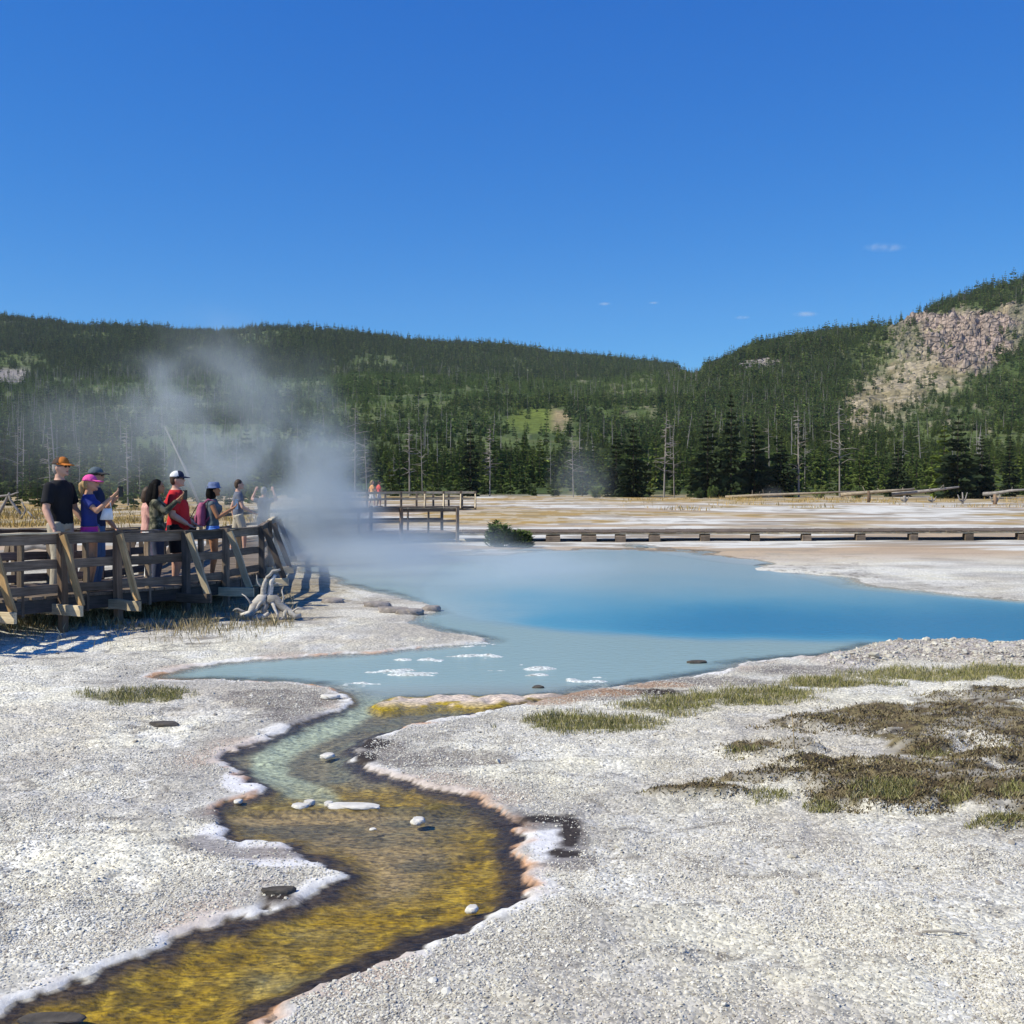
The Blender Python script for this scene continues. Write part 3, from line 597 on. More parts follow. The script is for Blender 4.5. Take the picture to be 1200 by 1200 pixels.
for k in range(3): low.append(joined('young_hill_pine_%d' % k, [(conifer(130 + k, 8, 5, 2, [.20, .25, .17][k], .02, size=1.3), LEAF_REG), (trunk_mesh(k), BARK)]))
for k in range(3): low.append(joined('near_hill_pine_%d' % k, [(conifer(160 + k, 13, 8, 4, [.17, .21, .25][k], .04, size=.8), LEAF), (trunk_mesh(k), BARK)]))
names = ['p0', 'p1', 'p2', 'p3', 'p4', 'p5', 'q0', 'q1', 'r0', 'r1', 'r2', 's0', 's1', 's2']
for o_, nm in zip(low, names): o_.name = 'hill_pine_' + nm
lowcol = protos('hill_forest_protos', low)
def forest_points(N, y0, y1, pxa, pxb):
    y = np.sqrt(rng.random(N) * (y1 ** 2 - y0 ** 2) + y0 ** 2); px = rng.uniform(pxa, pxb, N); return px, y
px_, y_ = forest_points(190000, 62, 1290, -420, 1620)
z_ = hz_at(px_, y_); x_ = (px_ - 600) / F * y_; qx, qy = proj(x_, y_, z_)
pxb, yb = forest_points(40000, 290, 780, 770, 1060); kb = rng.random(len(pxb)) < ss(1055, 930, pxb); pxb, yb = pxb[kb], yb[kb]; px_ = np.concatenate([px_, pxb]); y_ = np.concatenate([y_, yb]); z_ = hz_at(px_, y_); x_ = (px_ - 600) / F * y_; qx, qy = proj(x_, y_, z_)
cl, ta, gk, me_ = rock_mask(px_, qy, y_)
edge = 66 + 44 * ss(130, 560, px_) + (fbm(x_ / 12, x_ * 0, 131) - .5) * 16
dens = fbm(x_ / 45, y_ / 45, 132)
keep = (y_ > edge + 40) & (rng.random(len(px_)) > .93 * np.clip(np.maximum.reduce([cl * .98, ta * .955, gk * .985, me_ * .99]), 0, 1)) & ~((np.abs(px_ - 632) < 44) & (y_ > 210) & (y_ < 420) & (rng.random(len(px_)) < .85)) & (rng.random(len(px_)) < .25 + .7 * ss(760, 860, px_) * ss(1050, 930, px_) + 1.0 * ss(.35, .55, dens))
vis = (y_ < 780) | (qy < 462)
keep &= (y_ < 760) | (y_ > 900) | (px_ > 800)
px_, y_, z_, x_, qy = px_[keep], y_[keep], z_[keep], x_[keep], qy[keep]
n = len(px_); print('forest', n)
reg = ss(.45, .6, fbm(x_ / 70, y_ / 70, 133))
band = ss(470, 560, y_ + (fbm(x_ / 60, y_ / 60, 137) - .5) * 220) * (y_ < 900) * (px_ < 820) + ss(.46, .58, fbm(x_ / 55, y_ / 55, 138)) * np.where(px_ < 800, .6, .4) * (y_ > 200) * (y_ < 900)
yng = rng.random(n) < np.clip(band, 0, .93); hgt = rng.uniform(4.2, 8, n) * np.where(yng, .55, 1) * (1 - .25 * reg) * (1 + .25 * (y_ < 220)); tall = (rng.random(n) < np.where(y_ > 1050, .16, .08)) & ~yng; hgt[tall] *= 1.5; hgt[y_ > 1000] *= 1.25
hgt *= np.where(y_ < 300, .50 + .18 * ss(180, 110, y_), 1); hgt *= np.where((y_ >= 300) & (y_ < 470), .8, 1)
hgt *= 1 - .35 * ss(960, 1000, px_) * ss(1170, 1130, px_) * (qy > 400) * (qy < 515)
snag = rng.random(n) < (.012 + .022 * ss(.5, .65, fbm(x_ / 60, y_ / 60, 134)) * (px_ < 700) + .05 * ss(360, 250, px_) * (y_ < 800)); pick = rng.integers(0, 6, n); pick[yng] = 8 + rng.integers(0, 3, yng.sum()); nr = y_ < 300; pick[nr] = 11 + rng.integers(0, 3, nr.sum()); pick[snag] = 6 + rng.integers(0, 2, snag.sum()); hgt[snag] = rng.uniform(5, 10, snag.sum())
scatter('hill_forest', np.stack([x_, y_, z_], 1), hgt, rng.uniform(0, 6.28, n), pick, lowcol, 'dense young pine forest covering the hills behind the basin', 'forest', rng.normal(0, .05, (n, 2)))
# ------------------------------------------------------------------ single trees along the forest edge
pk = [dict(width=.20, whorls=14), dict(width=.16, whorls=15), dict(width=.24, whorls=13, sparse=.1), dict(width=.17, whorls=13, sparse=.25, droop=.35), dict(width=.27, whorls=12, base=.03)]
CROWN = [conifer(200 + k, per=9, clumps=4, size=.72, **pk[k]) for k in range(5)]; TRUNK = [trunk_mesh(300 + k) for k in range(5)]
for m_ in CROWN: m_.materials.append(LEAF)
for m_ in TRUNK: m_.materials.append(BARK)
def dup(o, parent=None):
    c = o.copy(); C.objects.link(c); c.parent = parent
    for ch in o.children: dup(ch, c)
    return c
def tree_proto(name, crown, trunk, label, group, cat='tree'):
    e = empty(name, (0, 0, 0), 0, label, cat, group); link('trunk', trunk, None, e); link('crown', crown, None, e); return e
KIND = [('pine_tree', 'mid green bushy pine in the row at the forest edge'), ('pine_tree', 'narrow upright green pine in the row at the forest edge'), ('pine_tree', 'broad green pine with loose boughs at the forest edge'), ('pine_tree', 'thin sparse pine with gappy crown at the forest edge'), ('young_pine_tree', 'low wide young pine at the foot of the forest')]
PT = [tree_proto(KIND[k][0], CROWN[k], TRUNK[k], KIND[k][1], 'pines along the forest edge') for k in range(5)]
used = [0] * 5
def place(p, k, px, y, h, rz=None, w=1.0):
    x = (px - 600) / F * y; z = max(hz_at(np.array([px]), np.array([float(y)]))[0], gzat(np.array([x]), np.array([float(y)]))[0]) - .05
    o = p if k == 0 else dup(p)
    o.location = (x, y, z); o.scale = (h * w, h * w, h); o.rotation_euler = (0, 0, random.uniform(0, 6.28) if rz is None else rz); return o
R = random.Random(5)
for i in range(205):
    px = -60 + 1320 * ((i * .6180339) % 1.0); e = 66 + 44 * ss(130, 560, px)
    row = i % 3; y = e + [3, 12, 24][row] + R.uniform(-4, 7) + (float(fbm(np.array([px / 60]), np.array([1.])))) * 6
    k = R.choice([0, 1, 2, 3, 4] if row else [0, 2, 4, 4, 1]); h = R.uniform(2.8, 7.2) * (1.1 if row == 2 else .85) * (.62 + .38 * ss(200, 560, px)) * (.72 + .28 * ss(640, 740, px) + .12 * ss(560, 500, px)) 
    if k == 4: h *= .6
    place(PT[k], used[k], px, y, h); used[k] += 1
# named individuals
DC = conifer(501, 17, 10, 4, .24, .03, droop=.3, size=.7); DC2 = conifer(502, 19, 9, 4, .17, .05, droop=.35, size=.75); DC3 = conifer(503, 16, 11, 4, .31, .02, size=.65)
for m_ in (DC, DC2, DC3): m_.materials.append(LEAF_DARK)
for px, y, h, cr, lab in [(856,106,10.6,DC2,'tallest dark pine, spire topped, right of the pool steam'), (829,107,9.0,DC,'dark dense pine just left of the tallest spire'), (884,108,8.4,DC,'dark dense pine just right of the tallest spire'), (742,108,7.6,DC3,'wide dark pine left of the bleached snags'), (722,110,7.0,DC,'dark pine left of the wide dark pine'),
    (1122,102,8.2,DC3,'wide dark pyramid pine behind the far right logs'), (1150,104,6.4,DC,'dark pine leaning on the wide dark pyramid pine'), (551,112,8.3,DC2,'lone black green pine above the railed walkway'), (1183,110,6.5,DC2,'dark narrow pine at the far right edge of the forest'), (915,108,6.3,DC3,'squat dark pine between the two bare trunks'), (1052,110,6.0,DC,'dark pine behind the pale far log')]:
    t = tree_proto('dark_pine_tree', cr, TRUNK[1], lab, 'dark tall pines'); place(t, 0, px, y, h)
BC = conifer(510, 15, 10, 4, .23, .03, size=.65); BC.materials.append(LEAF_BRIGHT)
t = tree_proto('bright_pine_tree', BC, TRUNK[0], 'bright yellow green pine beside the wide dark pyramid pine', 'bright pines'); place(t, 0, 1106, 106, 7.6)
SN = [snag_mesh(600 + k, [.010, .008, .012, .009][k], [44, 20, 36, 26][k], 1.0, [.10, .12, .085, .14][k]) for k in range(4)]
for a, b in SN: a.materials.append(SNAGM); b.materials.append(SNAGM)
SB = [conifer(620 + k, 10, 4, 2, .10, .35, sparse=.55) for k in range(2)]
for m_ in SB: m_.materials.append(LEAF_DARK)
def snag(k, label, sparse=False):
    e = empty('dead_tree', (0, 0, 0), 0, label, 'dead tree', 'bare grey snags at the forest edge'); link('trunk', SN[k][0], None, e); tag(link('branches', SN[k][1], None, e), kind='stuff')
    if sparse: link('crown', SB[k % 2], None, e)
    return e
for k, (px, y, h, lab, sp) in enumerate([(778,104,8.6,'bleached bare snag with many fine branches right of the steam',False), (790,105,7.2,'bare snag close beside the bleached branchy snag',False), (936,108,9.4,'thin pine with bare lower trunk and ragged top',True), (984,108,9.8,'tall bare trunk with thin ragged top left of the logs',True), (574,112,7.6,'pale bare trunk just right of the lone black green pine',False), (902,115,8.6,'pale straight snag between the dark spire and the thin pine',False),
      (480,112,8.3,'silver snag with fine branches behind the railed walkway',False), (416,108,9.5,'silver snag left of the walkway near the thick steam',False), (430,112,6.6,'short silver snag behind the orange and red walkers',False), (495,118,7.8,'grey snag rising beside the silver branchy one',False), (1148,118,7.6,'pale snag above the wide dark pyramid pine',False), (672,108,6.6,'faint snag standing in the distant steam',False), (60,76,5.4,'grey snag rising over the man in the orange cap',False), (20,84,7.2,'grey snag at the left edge of the forest',False), (150,80,6.2,'grey snag above the woman with long black hair',False)]):
    place(snag(k % 4, lab, sp), 0, px, y, h)
n_snag = empty('dead_tree', (0, 0, 0), 0, 'thin grey dead trunk among the young pines', 'dead tree', 'thin dead trunks among the pines'); link('trunk', SN[1][0], None, n_snag); tag(link('branches', SN[1][1], None, n_snag), kind='stuff')
for i in range(13):
    px = -30 + 1260 * ((i * .6180339 + .3) % 1.0); e = 66 + 44 * ss(130, 560, px); place(n_snag, i, px, e + R.uniform(14, 45), R.uniform(5, 9.5), w=.8)
# leaning thin pole in the steam
a = atd(193, 500, 60); b = atd(236, 598, 60); m = MB(); m.tube([b, (a + b) / 2 + Vector((.1, 0, .05)), a], [.09, .08, .03], 6); tag(m.build('leaning_dead_trunk', SNAGM), 'slender dead trunk leaning left behind the white cap', 'dead tree')
HAZE = .00006
# ------------------------------------------------------------------ boardwalks
def beam_mesh(L, w, h, seed, warp=.012):
    R = random.Random(seed); c = min(w, h) * .09; prof = [(-w/2+c,-h/2),(w/2-c,-h/2),(w/2,-h/2+c),(w/2,h/2-c),(w/2-c,h/2),(-w/2+c,h/2),(-w/2,h/2-c),(-w/2,-h/2+c)]
    V = []; Fc = []; n = 5
    for i in range(n):
        x = L * (i / (n - 1) - .5); oy = R.uniform(-warp, warp); oz = R.uniform(-warp, warp); e = R.uniform(-.01, .01) if i in (0, n - 1) else 0
        for (a, b) in prof: V.append((x + e, a + oy, b + oz))
    for i in range(n - 1):
        for k in range(8): Fc.append((i * 8 + k, (i + 1) * 8 + k, (i + 1) * 8 + (k + 1) % 8, i * 8 + (k + 1) % 8))
    Fc.append(tuple(range(8))[::1]); Fc.append(tuple(range((n - 1) * 8, n * 8))[::-1])
    me = bpy.data.meshes.new('beam'); me.from_pydata(V, [], Fc); me.update(); return me
SEED = [0]
def beam(name, a, b, w, h, mat, parent, up=(0, 0, 1), mesh=None, warp=.008):
    a = Vector(a); b = Vector(b); d = b - a; L = d.length; X = d.normalized(); Z = Vector(up); Z = (Z - X * Z.dot(X)); Z = Z.normalized() if Z.length > 1e-4 else X.orthogonal().normalized(); Y = Z.cross(X)
    SEED[0] += 1
    me = mesh or beam_mesh(L, w, h, SEED[0], min(warp, L * .01))
    o = link(name, me, mat, parent)
    M = Matrix((X, Y, Z)).transposed().to_4x4(); M.translation = (a + b) / 2
    if parent: M = Matrix.Translation(-Vector(parent.location)) @ M
    o.matrix_basis = M; return o
def G(x, y): return float(gzat(np.array([x]), np.array([y]))[0])
def deckz(y): return float(np.interp(y, [13, 14.2, 17, 20, 30, 40], [.58, .555, .46, .38, .34, .28]))
# rail line nearest the spring (px, depth)
NL = [(-64, 12.4), (-16, 13.3), (72, 14.2), (137, 15.0), (217, 16.2), (264, 17.4), (306, 19.6), (316, 22.4), (323, 25.8), (336, 29.4), (372, 33.2), (470, 35.6), (536, 36.2)]
NP = [Vector((xd(px, d), d, deckz(d))) for px, d in NL]
def normals(P):
    out = []
    for i in range(len(P)):
        d = (P[min(i + 1, len(P) - 1)] - P[max(i - 1, 0)]); d.z = 0; d.normalize(); out.append(Vector((-d.y, d.x, 0)))
    return out
NN = normals(NP); BWID = 2.15
bw = empty('boardwalk', NP[2], 0, 'weathered grey railed boardwalk with braced posts where the visitors stand', 'boardwalk', 'boardwalks')
FP = [p + n * BWID for p, n in zip(NP, NN)]
for i in range(len(NP) - 1):
    for side, P, sg in (('near', NP, -1), ('far', FP, 1)):
        a, b = P[i], P[i + 1]; mat = W_GREY
        nrm = NN[i] * sg
        off = -nrm * .055
        for zz, hh in (((.755, .135), (.42, .125), (.09, .12)) if i < 8 else ((.76, .09), (.40, .08))):
            beam('rail', a + off + Vector((0, 0, zz)), b + off + Vector((0, 0, zz)), .04, hh, random.choice([W_GREY, W_DARK, W_GREY]), bw)
        # cap rail bleached by the sun
        beam('cap_rail', a + off + Vector((0, 0, .835)), b + off + Vector((0, 0, .835)), .09, .022, W_PALE if random.random() < .4 else W_GREY, bw)
        # stringer
        beam('stringer', a - nrm * .10 + Vector((0, 0, -.13)), b - nrm * .10 + Vector((0, 0, -.13)), .05, .18, W_DARK, bw)
for i in range(len(NP)):
    for P, sg in ((NP, -1), (FP, 1)):
        p = P[i]; n = NN[i] * sg; mat = [W_GREY, W_BROWN, W_GREY, W_TAN, W_DARK][i % 5] if sg < 0 else W_GREY
        if i == 2 and sg < 0: mat = W_BROWN
        if i == 3 and sg < 0: mat = W_BROWN
        if i in (4, 6) and sg < 0: mat = W_DARK
        g = G(p.x, p.y)
        beam('post', Vector((p.x, p.y, g - .15)), p + Vector((0, 0, .83 + random.uniform(-.01, .04))), .10, .10, mat, bw, up=(n.x, n.y, 0))
        if i > 8: continue
        # outrigger below the deck and brace up to the post; it leans out from the walk
        q = p + n * .50; zt = -.10
        beam('outrigger', p - n * .28 + Vector((0, 0, zt - .075)) + Vector((n.y, -n.x, 0)) * .085, q + Vector((0, 0, zt - .075)) + Vector((n.y, -n.x, 0)) * .085, .05, .14, W_PALE if sg < 0 and i not in (4,) else W_GREY, bw)
        beam('brace', p + n * .41 + Vector((0, 0, zt - .02)) + Vector((n.y, -n.x, 0)) * .03, p + n * .075 + Vector((0, 0, .80)) + Vector((n.y, -n.x, 0)) * .03, .045, .105, [W_TAN, W_TAN, W_TAN, W_TAN, W_PALE, W_PALE, W_GREY][min(i, 6)] if sg < 0 else W_GREY, bw, up=(n.x, n.y, 0))
# intermediate thin posts at mid spans
for i in range(1, len(NP) - 1):
    for P, sg in ((NP, -1), (FP, 1)):
        p = (P[i] + P[i + 1]) / 2; n = (NN[i] + NN[i + 1]).normalized() * sg
        if (P[i + 1] - P[i]).length > .8: beam('post', p - n * .1 + Vector((0, 0, -.25)), p - n * .1 + Vector((0, 0, .81)), .045, .09, W_GREY, bw, up=(n.x, n.y, 0))
# deck planks
pm = [beam_mesh(BWID - .12, .19, .04, 900 + k, .004) for k in range(4)]
for m_ in pm: m_.materials.append(W_GREY)
for i in range(len(NP) - 1):
    L = (NP[i + 1] - NP[i]).length; k = max(1, round(L / .20))
    for j in range(k):
        t = (j + .5) / k; a = NP[i].lerp(NP[i + 1], t); b = FP[i].lerp(FP[i + 1], t); d = (b - a).normalized()
        beam('plank', a + d * .06 + Vector((0, 0, -.02)), b - d * .06 + Vector((0, 0, -.02)), .19, .04, None, bw, mesh=random.choice(pm))
# low walk on blocks along the back of the pool
LP = [(536, 36.2), (620, 36.4), (727, 36.6), (826, 36.8), (945, 37.0), (1070, 37.3), (1200, 37.6), (1330, 38.0)]
LV = [Vector((xd(px, d), d, .29)) for px, d in LP]; LNn = normals(LV)
lw = empty('boardwalk', LV[0], 0, 'long low boardwalk without rails on wooden blocks behind the pool', 'boardwalk', 'boardwalks')
dk = MB(); sk = 0
for i in range(len(LV) - 1):
    a, b = LV[i], LV[i + 1]; L = (b - a).length; k = round(L / .2)
    X = (b - a).normalized(); Y = LNn[i]; rot = Matrix((X, Y, Vector((0, 0, 1)))).transposed()
    for j in range(k):
        c = a.lerp(b, (j + .5) / k) + Y * 1.0; dk.box(c + Vector((0, 0, random.uniform(-.006, .006))), (.088, 1.0 + random.uniform(-.03, .03), .02), rot)
    beam('stringer', a + Y * .06 + Vector((0, 0, -.05)), b + Y * .06 + Vector((0, 0, -.05)), .05, .06, W_PALE, lw)
    beam('stringer', a + Y * 1.9 + Vector((0, 0, -.04)), b + Y * 1.9 + Vector((0, 0, -.04)), .05, .04, W_GREY, lw)
o = dk.build('decking', W_GREY, lw, -LV[0], False); o['kind'] = 'stuff'
for px, wdt in [(600, .4), (648, .5), (690, .5), (727, .36), (767, .36), (826, .32), (885, .28), (945, .3), (1008, .3), (1070, .28), (1135, .28), (1197, .28), (1262, .3)]:
    d = float(np.interp(px, [p[0] for p in LP], [p[1] for p in LP])); x = xd(px, d); g = G(x, d)
    for oy in (.1, 1.75): xx = x * (d + oy) / d; beam('footing', (xx - wdt / 2, d + oy, (g - .1 + .175) / 2), (xx + wdt / 2, d + oy, (g - .1 + .175) / 2), .3, .275 - g, W_GREY, lw)
# far railed walk
UL = [(395, 64.), (430, 66), (470, 68), (498, 68.5), (520, 69), (540, 69.5), (557, 70)]
UV = [Vector((xd(px, d), d, .36)) for px, d in UL]; Un = normals(UV)
uw = empty('boardwalk', UV[0], 0, 'distant railed boardwalk beyond the pool where two walkers pass', 'boardwalk', 'boardwalks')
for i in range(len(UV) - 1):
    for off in (0, 2.0):
        a = UV[i] + Un[i] * off; b = UV[i + 1] + Un[i] * off
        for zz in (.9, .5): beam('rail', a + Vector((0, 0, zz)), b + Vector((0, 0, zz)), .05, .14, W_PALE if off == 0 else W_GREY, uw)
    beam('deck_slab', UV[i] + Un[i] * 1.0 + Vector((0, 0, -.08)), UV[i + 1] + Un[i] * 1.0 + Vector((0, 0, -.08)), 2.0, .14, W_GREY, uw)
for i in range(len(UV)):
    for off in (0, 2.0):
        p = UV[i] + Un[i] * off; beam('post', Vector((p.x, p.y, G(p.x, p.y) - .1)), p + Vector((0, 0, .98)), .13, .13, W_GREY, uw, up=(0, 1, 0))
    p = UV[i]
    if i > 2: beam('brace', p + Vector((0, -.6, -.1)), p + Vector((0, -.07, .8)), .08, .1, W_PALE, uw, up=(0, 1, 0))
# ------------------------------------------------------------------ people
DG = bpy.context.evaluated_depsgraph_get
def remesh(mb, vox, sm=4, mat=None, name='m', keep=None):
    me = mb.mesh(name); o = bpy.data.objects.new('tmp_remesh', me); C.objects.link(o)
    r = o.modifiers.new('r', 'REMESH'); r.mode = 'VOXEL'; r.voxel_size = vox
    s_ = o.modifiers.new('s', 'SMOOTH'); s_.iterations = sm; s_.factor = .5
    if keep: d_ = o.modifiers.new('d', 'DECIMATE'); d_.ratio = keep
    dg = DG(); dg.update(); res = bpy.data.meshes.new_from_object(o.evaluated_get(dg)); res.name = name
    bpy.data.objects.remove(o); bpy.data.meshes.remove(me)
    res.polygons.foreach_set('use_smooth', [True] * len(res.polygons)); res.materials.clear()
    if mat: res.materials.append(mat)
    return res
def cloth(name, col, var=.15): return simple('cloth_' + name, col, .9, var, 7, 1.0, aniso=(1.6, 1.6, .8))
SKIN = simple('skin_light', (.52, .27, .17), .55, .08, 20); SKIN2 = simple('skin_tan', (.40, .19, .10), .55, .08, 20); SKIN3 = simple('skin_pink', (.58, .33, .24), .55, .08, 20)
HAIRB = simple('black_hair', (.006, .005, .005), .75, .4, 60, spec=.1); HAIRY = simple('blond_hair', (.40, .26, .12), .6, .3, 60); HAIRN = simple('brown_hair', (.06, .035, .02), .6, .3, 60); HAIRG = simple('grey_hair', (.30, .28, .26), .6, .3, 60)
EYEM = simple('eye_dark', (.02, .015, .012), .2, .1, 5); LIPM = simple('lips', (.36, .13, .10), .5, .1, 5)
PHONE = simple('phone_black', (.02, .02, .022), .25, .1, 5); PHONEW = simple('phone_case_pale', (.55, .58, .62), .4, .1, 5)
def camo_mat():
    m, n, l, b = nodes('camouflage_cloth'); tc = n.new('ShaderNodeTexCoord'); nz = n.new('ShaderNodeTexNoise'); nz.inputs['Scale'].default_value = 11; nz.inputs['Detail'].default_value = 2; l.new(tc.outputs['Object'], nz.inputs['Vector'])
    r = n.new('ShaderNodeValToRGB'); r.color_ramp.interpolation = 'CONSTANT'; e = r.color_ramp.elements; e[0].color = (.03, .032, .02, 1); e[1].position = .47; e[1].color = (.085, .085, .05, 1); k = e.new(.56); k.color = (.20, .18, .12, 1)
    l.new(nz.outputs[0], r.inputs[0]); l.new(r.outputs[0], b.inputs['Base Color']); b.inputs['Roughness'].default_value = .9; return m
CAMO = camo_mat()
POSE = {
 'down': dict(R=((.05, .01, -.165), (.03, .09, -.14)), L=((.05, .01, -.165), (.02, .10, -.13))),
 'phone': dict(R=((.03, .10, -.09), (-.05, .12, .125)), L=((.03, .105, -.085), (-.05, .125, .115))),
 'phonelow': dict(R=((.03, .06, -.14), (-.04, .135, .085)), L=((.03, .07, -.14), (-.045, .135, .085))),
 'phonehigh': dict(R=((.02, .12, -.10), (-.06, .11, .11)), L=((.02, .12, -.10), (-.06, .11, .11))),
 'hip': dict(R=((.045, -.01, -.165), (-.01, .13, -.085)), L=((.045, .01, -.165), (0, .13, -.09))),
 'up': dict(R=((.075, .05, .02), (-.045, .04, .13)), L=((.075, .05, .02), (-.045, .04, .13))),
 'walk': dict(R=((.04, .05, -.16), (.0, .13, -.07)), L=((.04, -.06, -.16), (.0, .02, -.15))),
}
def person(loc, face, h, label, pose='down', sex='m', fat=1.0, skin=SKIN, shirt=None, sleeve=.45, bottom=None, leg='trousers', shoe=None, hair=None, hairm=HAIRN, hat=None, hatm=None, hatm2=None, glasses=False, tilt=0, walk=0, group='visitors on the boardwalks', vox=.010):
    """Returns the Empty and a dict of world positions of the hands."""
    e = empty('person', loc, math.radians(face - 90), label, 'person', group)
    f = sex == 'f'; sw = (.098 if f else .113); hw = .052
    def P(x, y, z): return Vector((x * h, y * h, z * h))
    sh = {'R': P(sw, -.005, .785), 'L': P(-sw, -.005, .785)}; arm = {}
    for sd, sg in (('R', 1), ('L', -1)):
        a, b = POSE[pose][sd]; el = sh[sd] + P(a[0] * sg, a[1], a[2]); ha = el + P(b[0] * sg, b[1], b[2]); arm[sd] = (sh[sd], el, ha)
    hip = {'R': P(hw, 0, .50), 'L': P(-hw, 0, .50)}; lg = {}
    for sd, sg in (('R', 1), ('L', -1)):
        st = walk * sg; lg[sd] = (hip[sd], P((hw + .004) * sg, .018 + st * .09, .275), P((hw + .008) * sg, -.012 + st * .14, .045))
    rt = [(.47, .075, .058), (.51, .092 if f else .085, .066), (.56, .088 if f else .088, .064), (.61, .074 if f else .086, .056), (.66, .074 if f else .090, .056), (.72, .086 if f else .102, .066), (.762, .093 if f else .112, .063), (.785, .090 if f else .106, .058), (.803, .076 if f else .090, .050), (.822, .055 if f else .064, .043), (.838, .038, .038), (.85, .032, .034)]
    def torso(m, z0, z1, inf):
        rg = []
        for (z, rx, ry) in rt:
            if z0 - .03 <= z <= z1:
                k = fat if z < .74 else 1 + (fat - 1) * .4
                bust = .018 if f and .70 < z < .78 else 0
                rg.append((0, (bust + (fat - 1) * .05 * (.5 < z < .72)) * h, z * h, rx * h * (1 + (k - 1) * .6) + inf, ry * h * k + inf + bust * .6 * h))
        m.loft(rg, 18)
    b = MB(); torso(b, .45, .86, 0)
    b.tube([P(0, -.008, .82), P(0, .005, .885)], [.034 * h, .031 * h], 12)
    hc = P(0, .014, .932); rh = Euler((math.radians(tilt), 0, 0)).to_matrix()
    b.ell(hc, (.044 * h, .056 * h, .066 * h), rh, 16, 12); b.ell(hc + P(0, .022, -.030), (.034 * h, .034 * h, .036 * h), None, 12, 8)
    b.ell(hc + P(0, .058, -.010), (.008 * h, .014 * h, .012 * h), None, 8, 6); b.tube([hc + P(0, .05, .014), hc + P(0, .064, -.012)], [.004 * h, .008 * h], 8); b.ell(hc + P(0, .050, -.050), (.016 * h, .014 * h, .013 * h), None, 8, 6)
    for sg in (1, -1):
        b.ell(hc + P(.044 * sg, -.004, -.006), (.006 * h, .013 * h, .019 * h), None, 8, 6); b.ell(hc + P(.018 * sg, .048, .018), (.016 * h, .008 * h, .005 * h), None, 8, 6)
    ar = 1.0 if not f else .86; ar *= 1 + (fat - 1) * .4
    for sd, sg in (('R', 1), ('L', -1)):
        s0, el, ha = arm[sd]; d = (ha - el).normalized()
        b.tube([s0, s0.lerp(el, .5), el], [.033 * h * ar, .030 * h * ar, .025 * h * ar], 12); b.ell(s0, .034 * h * ar, None, 10, 8); b.ell(el, .026 * h * ar, None, 10, 8)
        b.tube([el, el.lerp(ha, .35), ha], [.025 * h * ar, .025 * h * ar, .016 * h * ar], 12)
        # hand: palm, four fingers of different length, thumb from the side of the palm
        sidev = Vector((sg, 0, 0)); side = (sidev - d * sidev.dot(d)).normalized(); nrm = d.cross(side).normalized()
        hl = .10 * h; pc = ha + d * hl * .27
        rot = Matrix((side, d, nrm)).transposed(); b.ell(pc, (hl * .22, hl * .33, hl * .12), rot, 10, 8)
        inward = nrm if nrm.dot(P(0, .2, .9) - ha) > 0 else -nrm
        for k, (ox, ln) in enumerate(((-.165, .40), (-.055, .46), (.055, .43), (.16, .34))):
            r0 = ha + d * hl * .50 + side * hl * ox; c1 = (d + inward * .25 * (k % 2 + .6)).normalized(); r1 = r0 + c1 * hl * ln * .55; c2 = (d * .6 + inward * .8).normalized(); r2 = r1 + c2 * hl * ln * .45
            b.tube([r0 - d * hl * .15, r0, r1, r2], [.0062 * h, .0060 * h, .0056 * h, .0046 * h], 8)
        t0 = ha + d * hl * .18 - side * hl * .17; t1 = t0 + (d * .55 - side * .75 + inward * .2).normalized() * hl * .26; t2 = t1 + (d * .9 - side * .1 + inward * .4).normalized() * hl * .22
        b.tube([t0, t1, t2], [.0075 * h, .0066 * h, .005 * h], 8)
    for sd, sg in (('R', 1), ('L', -1)):
        a0, k0, n0 = lg[sd]; fk = 1 + (fat - 1) * .5
        b.tube([a0, a0.lerp(k0, .4), k0], [.054 * h * fk, .049 * h * fk, .034 * h * fk], 14); b.ell(k0, .034 * h * fk, None, 10, 8); b.tube([k0, k0.lerp(n0, .35), n0], [.033 * h * fk, .034 * h * fk, .020 * h], 14)
        b.ell(n0 + P(0, .03, -.022), (.022 * h, .070 * h, .020 * h), None, 10, 8); b.ell(n0 + P(0, -.005, -.02), (.021 * h, .03 * h, .024 * h), None, 10, 8)
    link('body', remesh(b, vox, 3, skin, 'body', .5), None, e)
    for sg in (1, -1):
        q = MB(); q.ell(hc + P(.017 * sg, .0515, .006), (.007 * h, .005 * h, .0045 * h), None, 8, 6); q.build('eye', EYEM, e)
    q = MB(); q.ell(hc + P(0, .0535, -.033), (.014 * h, .006 * h, .004 * h), None, 8, 6); q.build('mouth', LIPM, e)
    if shirt:
        m = MB(); torso(m, .53 if not isinstance(shirt, tuple) else shirt[1], .842, .014 * h / 1.75)
        mat = shirt[0] if isinstance(shirt, tuple) else shirt
        for sd in ('R', 'L'):
            s0, el, ha = arm[sd]; m.ell(s0, .038 * h * ar, None, 10, 8)
            if sleeve <= 0: continue
            if sleeve <= 1: m.tube([s0, s0.lerp(el, sleeve)], [.038 * h * ar, .042 * h * ar], 14)
            else: m.tube([s0, el], [.041 * h * ar, .034 * h * ar], 14); m.ell(el, .034 * h * ar, None, 10, 8); m.tube([el, el.lerp(ha, min(.95, sleeve - 1))], [.034 * h * ar, .026 * h * ar], 14)
        link('shirt', remesh(m, .013, 2, mat, 'shirt', .6), None, e)
